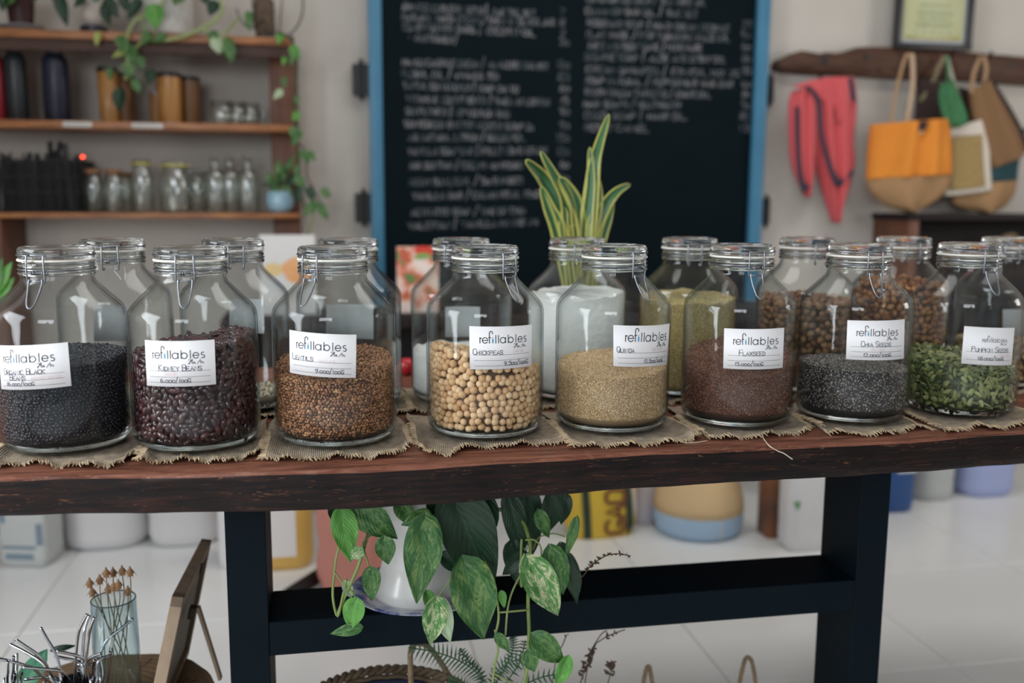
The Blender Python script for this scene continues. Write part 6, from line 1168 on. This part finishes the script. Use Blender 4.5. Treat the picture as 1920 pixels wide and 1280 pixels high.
# straw holder and straws
hx, hy = float(at(130, 1290, z=ZT+.06)[0]), SYc-.02
YH = hy
hd = empty('straw_cup', (hx, YH, ZT)); tag(hd, 'black cup holding the bent steel straws on the stump', 'cup')
mb = MB(); mb.lathe([(0, 0), (.026, 0), (.029, .004), (.033, .055), (.031, .055), (.027, .008), (0, .008)], 32); mb.build('cup_body', mat('black_ceramic', (.015, .015, .018), .3), hd, auto=40)
SR = .0027
ST = [([(125, 735), (330, 840), (520, 960), (620, 1080), (700, 1240)], 'second-lowest far-reaching'), ([(205, 680), (340, 770), (470, 860), (580, 980), (640, 1100), (740, 1240)], ''), ([(520, 520), (610, 680), (700, 830), (760, 1000), (800, 1240)], ''), ([(1120, 350), (1040, 500), (1000, 640), (975, 900), (960, 1240)], ''), ([(1150, 365), (1100, 500), (1080, 620), (1060, 900), (1040, 1240)], ''), ([(1215, 390), (1165, 520), (1140, 640), (1110, 900), (1080, 1240)], ''),
 ([(1710, 405), (1550, 540), (1400, 660), (1320, 780), (1296, 900), (1290, 1240)], ''), ([(730, 825), (860, 850), (980, 880), (1070, 920), (1110, 980), (1130, 1240)], ''), ([(705, 890), (830, 915), (950, 940), (1030, 970), (1060, 1040), (1080, 1240)], ''), ([(1300, 855), (1220, 880), (1150, 920), (1110, 990), (1095, 1100), (1090, 1240)], ''), ([(1440, 885), (1370, 895), (1300, 920), (1255, 980), (1235, 1080), (1230, 1240)], ''), ([(1415, 830), (1408, 950), (1385, 1080), (1335, 1240)], ''),
 ([(1000, 1000), (1090, 990), (1180, 1000), (1228, 1060), (1240, 1130), (1242, 1240)], ''), ([(295, 1030), (520, 1050), (740, 1070), (820, 1110), (870, 1180), (900, 1240)], ''), ([(315, 1190), (500, 1165), (680, 1160), (760, 1190), (810, 1260)], ''), ([(-40, 920), (140, 955), (300, 1000), (420, 1040), (500, 1110), (560, 1240)], ''), ([(1350, 1150), (1260, 1140), (1200, 1160), (1180, 1220), (1178, 1300)], ''),
 ([(178, 890), (172, 1050), (168, 1240)], ''), ([(215, 850), (214, 1000), (212, 1240)], ''), ([(100, 950), (96, 1100), (92, 1240)], ''), ([(104, 1090), (85, 1160), (62, 1250)], ''), ([(192, 1115), (190, 1180), (188, 1260)], ''), ([(288, 1105), (265, 1170), (250, 1260)], ''), ([(1015, 1065), (1030, 1150), (1040, 1260)], ''), ([(1125, 1080), (1150, 1150), (1165, 1260)], ''), ([(1222, 935), (1200, 1050), (1195, 1260)], ''), ([(1272, 960), (1262, 1080), (1262, 1260)], '')]
SL = ['long straw reaching toward the picture edge, lower of the leaning pair', 'long straw reaching toward the picture edge, upper of the leaning pair', 'straw tilted up alone over the green leaf', 'tallest bright straw of the bunch', 'straw tight behind the tallest bright one', 'straw standing third in the tall trio', 'straw crossing in front of the vase', 'upper of two straws whose open ends meet over the dark cup', 'lower of two straws whose open ends meet over the dark cup', 'bent straw with open end just before the vase',
      'lower bent straw ending before the vase', 'straight straw beside the vase foot', 'arched straw in the middle of the bunch', 'long flat straw pointing at the picture edge across the leaf', 'lowest flat straw pointing at the picture edge', 'straw running out through the picture edge', 'short hooked straw lowest near the vase', 'upright straw near the picture edge, middle', 'tallest upright straw near the picture edge', 'upright straw nearest the picture edge', 'short slanting straw at the picture corner', 'short upright dark straw near the corner', 'short slanting dark straw beside the leaf', 'stubby straw under the arched one', 'stubby slanting straw right of the arched one', 'stubby straw below the bent pair', 'stubby upright straw between bent pair and vase']
for k, (pts, _) in enumerate(ST):
    cup2 = k in (17, 18, 19, 20, 21, 22, 15)
    ct = np.array([hx if not cup2 else float(at(26, 1290, z=ZT+.06)[0]), YH, 0]); P = []; nP = len(pts)
    for i, (x, y) in enumerate(pts):
        Yq = YH-.03*(1-i/(nP-1))*(1 if k % 2 else -.6)+.006*math.sin(k*2.3); P.append(tuple(at(x/6.857, 1100+y/6.857, Y=Yq)))
    q = np.array(P[-1]); foot = np.array([ct[0]+.015*math.sin(k*1.9), YH+.015*math.cos(k*2.7), ZT+.012]); foot = q*.5+foot*.5 if False else foot; P.append(tuple(foot))
    SP = smoothpts(P, 6); mb = MB(); seg = 10; n0 = len(SP)
    mb.tube(SP, SR, seg, caps=False); 
    # open tube: inner wall near the mouth
    inn = [SP[i] for i in range(0, min(6, n0))]; mb2 = MB(); mb2.tube(inn, SR*.8, seg, caps=False); mb.add(mb2.v, [f[::-1] for f in mb2.f]); o2 = seg*n0; mb.f += [(j, (j+1) % seg, o2+(j+1) % seg, o2+j)[::-1] for j in range(seg)]; mb.m += [0]*seg
    tag(mb.build('steel_straw', M_straw, smooth=True), SL[k], 'straw', 'steel straws on the stump')
hx2 = float(at(26, 1290, z=ZT+.06)[0]); e = empty('straw_glass', (hx2, YH, ZT)); tag(e, 'second dark cup of short straws at the picture corner', 'cup'); mb = MB(); mb.lathe([(0, 0), (.024, 0), (.027, .004), (.030, .045), (.028, .045), (.025, .008), (0, .008)], 32); mb.build('cup_body', mat('dark_ceramic', (.02, .025, .03), .4), e, auto=40)
gl = empty('broad_leaf', (float(at(60, 1280, Y=YH+.07)[0]), YH+.07, ZT)); tag(gl, 'broad blue-green leaf arching behind the straws', 'leaf')
M_tleaf = leaf_mat('blue_green_leaf', (.03, .16, .09), (.06, .24, .13), (.3, .5, .3), 0, .1, .35)
o = leaf(at(36, 1290, Y=YH+.07), at(98, 1214, Y=YH+.07), 44*mpp(YH), M_tleaf, gl, curl=-.3, fold=.1, heart=False, name='leaf_blade', nn=(-.3, -1, .4)); o = leaf(at(92, 1220, Y=YH+.07), at(140, 1209, Y=YH+.07), 13*mpp(YH), M_leafD, gl, curl=.5, fold=.1, heart=False, name='leaf_tip', nn=(0, -1, .6))
mb = MB(); mb.tube([tuple(at(36, 1290, Y=YH+.07)), (float(at(60, 1280, Y=YH+.07)[0]), YH+.07, ZT+.002)], .002, 6); kid(mb.build('leaf_stalk', M_stem), gl)
# vase
VY = SYc+.02; vx = float(at(217, 1200, Y=VY)[0]); k = mpp(VY, 217); Rv = 42*k; zr = float(at(217, 1122, Y=VY)[2]); hv = zr-ZT
vs = empty('glass_vase', (vx, VY, ZT)); tag(vs, 'tall pale blue tinted glass of dried poppy heads', 'vase')
mb = MB(); mb.lathe([(0, 0), (Rv*.95, 0), (Rv*1.04, .006), (Rv*1.05, hv*.3), (Rv, hv), (Rv*.955, hv), (Rv*.99, hv*.3), (Rv*.97, .016), (0, .014)], 48); mb.build('glass_body', MGB, vs, smooth=True)
mb = MB(); mb.tube([(Rv*.978*math.cos(t), Rv*.978*math.sin(t), hv) for t in [2*PI*j/48 for j in range(48)]], .0011, 6, closed=True); mb.build('dark_rim', mat('rim_glass', (.05, .07, .08), .2), vs, smooth=True)
M_pop = mat('dried_poppy', (.42, .24, .12), .8, var=((.24, .12, .06), 80, .3)); M_pst = mat('dried_stem', (.20, .17, .10), .8)
HD = [(168, 1093, 'poppy head leaning out farthest over the rim'), (187, 1087, 'poppy head second from the leaning one'), (199, 1074, 'palest poppy head'), (212, 1073, 'poppy head near the middle of the top row'), (229, 1070, 'highest double-tipped poppy head'), (244, 1072, 'poppy head at the far end of the top row'), (173, 1110, 'low ragged poppy head by the rim'), (213, 1100, 'low dark poppy head in the centre'), (240, 1108, 'low poppy head by the far rim'), (203, 1104, 'half-hidden low poppy head'), (222, 1096, 'small poppy head tucked under the highest one')]
for j, (px, py, lab) in enumerate(HD):
    hY = VY+.02*math.sin(j*2.4); P0 = at(px, py, Y=hY); e = empty('dried_poppy', tuple(P0)); tag(e, lab+' in the glass', 'dried flower', 'dried poppies in the glass'); s = .0062
    mb = MB(); mb.lathe([(0, -s*1.5), (s*.5, -s*1.25), (s*.95, -s*.4), (s*.9, s*.3), (s*.5, s*.85), (s*.28, s*1.1), (s*.25, s*1.6), (0, s*1.75)], 10); mb.build('seed_head', M_pop, e, smooth=True)
    mb = MB()
    for q in range(7): a = 2*PI*q/7; d = np.array([math.cos(a), math.sin(a), 0]); mb.add([d*s*.35+np.array([0, 0, s*.9]), d*s*1.1+np.array([-d[1], d[0], 0])*s*.25+np.array([0, 0, -s*.1]), d*s*1.9+np.array([0, 0, -s*1.3]), d*s*1.1-np.array([-d[1], d[0], 0])*s*.25+np.array([0, 0, -s*.1])], [(0, 1, 2, 3)])
    mb.build('crown_scales', M_pop, e)
    ft = np.array([vx+Rv*.75*math.sin(j*2.1+2), VY+Rv*.7*math.cos(j*1.7), ZT+.017])-P0; rimp = np.array([np.clip(P0[0], vx-Rv*.8, vx+Rv*.8), VY+Rv*.5*math.sin(j*2.4), zr])-P0
    mb = MB(); mb.tube(smoothpts([(0, 0, -s), tuple(rimp), tuple((ft+rimp)/2+np.array([.004*math.sin(j), 0, 0])), tuple(ft)], 5), .00105, 5); mb.build('stalk', M_pst, e)
# easel frame
EY = VY-.07
A0 = at(322, 1117, Y=EY+.02); A1d = at(378, 1009, z=A0[2]); Bn = at(287, 1285, Y=EY-.035)
M_oak = mat('grey_oak', (.42, .31, .21), .6, var=((.27, .19, .125), 14, .3, 7), stretch=(3, 3, .6), bump=(60, .25, .001)); M_oakd = mat('dark_back', (.055, .038, .028), .7)
ef = empty('easel_frame', (float(A0[0]), float(A0[1]), ZT)); tag(ef, 'wooden picture frame seen edge-on, propped on a rear strut on the stump', 'picture frame')
top_v = A1d-A0; dn = Bn-A0; dn = dn/np.linalg.norm(dn); dn = dn*((A0[2]-ZT-.002)/-dn[2]); tl = np.linalg.norm(top_v); tv = top_v/tl; nv_ = np.cross(tv, dn/np.linalg.norm(dn)); nv_ /= np.linalg.norm(nv_)
if nv_[0] < 0: nv_ = -nv_
def obox(o_, a_, b_, c_, name, M, par):      # oriented box: origin and three edge vectors
    v = [o_+a_*i+b_*j+c_*k_ for k_ in (0, 1) for j in (0, 1) for i in (0, 1)]; mb = MB(); mb.add([tuple(p) for p in v], [(0,2,3,1), (4,5,7,6), (0,1,5,4), (2,6,7,3), (0,4,6,2), (1,3,7,5)]); me = mb.mesh(name); bm = bmesh.new(); bm.from_mesh(me); bmesh.ops.recalc_face_normals(bm, faces=bm.faces[:]); bmesh.ops.bevel(bm, geom=bm.edges[:], offset=.0008, segments=1, affect='EDGES'); bm.to_mesh(me); bm.free(); o = link(name, me, None, M); return kid(o, par)
dnl = np.linalg.norm(dn); du = dn/dnl; T_ = nv_*.020; w1_ = .018
obox(A0, tv*tl, du*w1_, T_, 'frame_side', M_oak, ef); obox(A0, tv*w1_, dn, T_, 'frame_side', M_oak, ef); obox(A0+tv*(tl-w1_), tv*w1_, dn, T_, 'frame_side', M_oak, ef); obox(A0+dn-du*w1_, tv*tl, du*w1_, T_, 'frame_side', M_oak, ef)
obox(A0+tv*w1_+du*w1_+nv_*.006, tv*(tl-2*w1_), du*(dnl-2*w1_), nv_*.006, 'backing_board', mat('backing_card', (.36, .33, .27), .8), ef)
mid = A0+tv*tl*.42+du*dnl*.30+T_; obox(mid, tv*.018, du*.02, nv_*.012, 'hinge_block', M_oakd, ef)
obox(A0+tv*tl*.60+du*.006+T_, tv*.006, du*.02, nv_*.004, 'metal_clip', M_iron, ef)
s0_ = mid+nv_*.012; s1_ = at(412, 1285, Y=float(s0_[1])-.02); s1_ = s0_+(s1_-s0_)*((s0_[2]-ZT-.002)/(s0_[2]-s1_[2])) ; d_ = s1_-s0_; obox(s0_, tv*.014, d_, np.cross(d_/np.linalg.norm(d_), tv)*.006, 'support_strut', M_oak, ef)
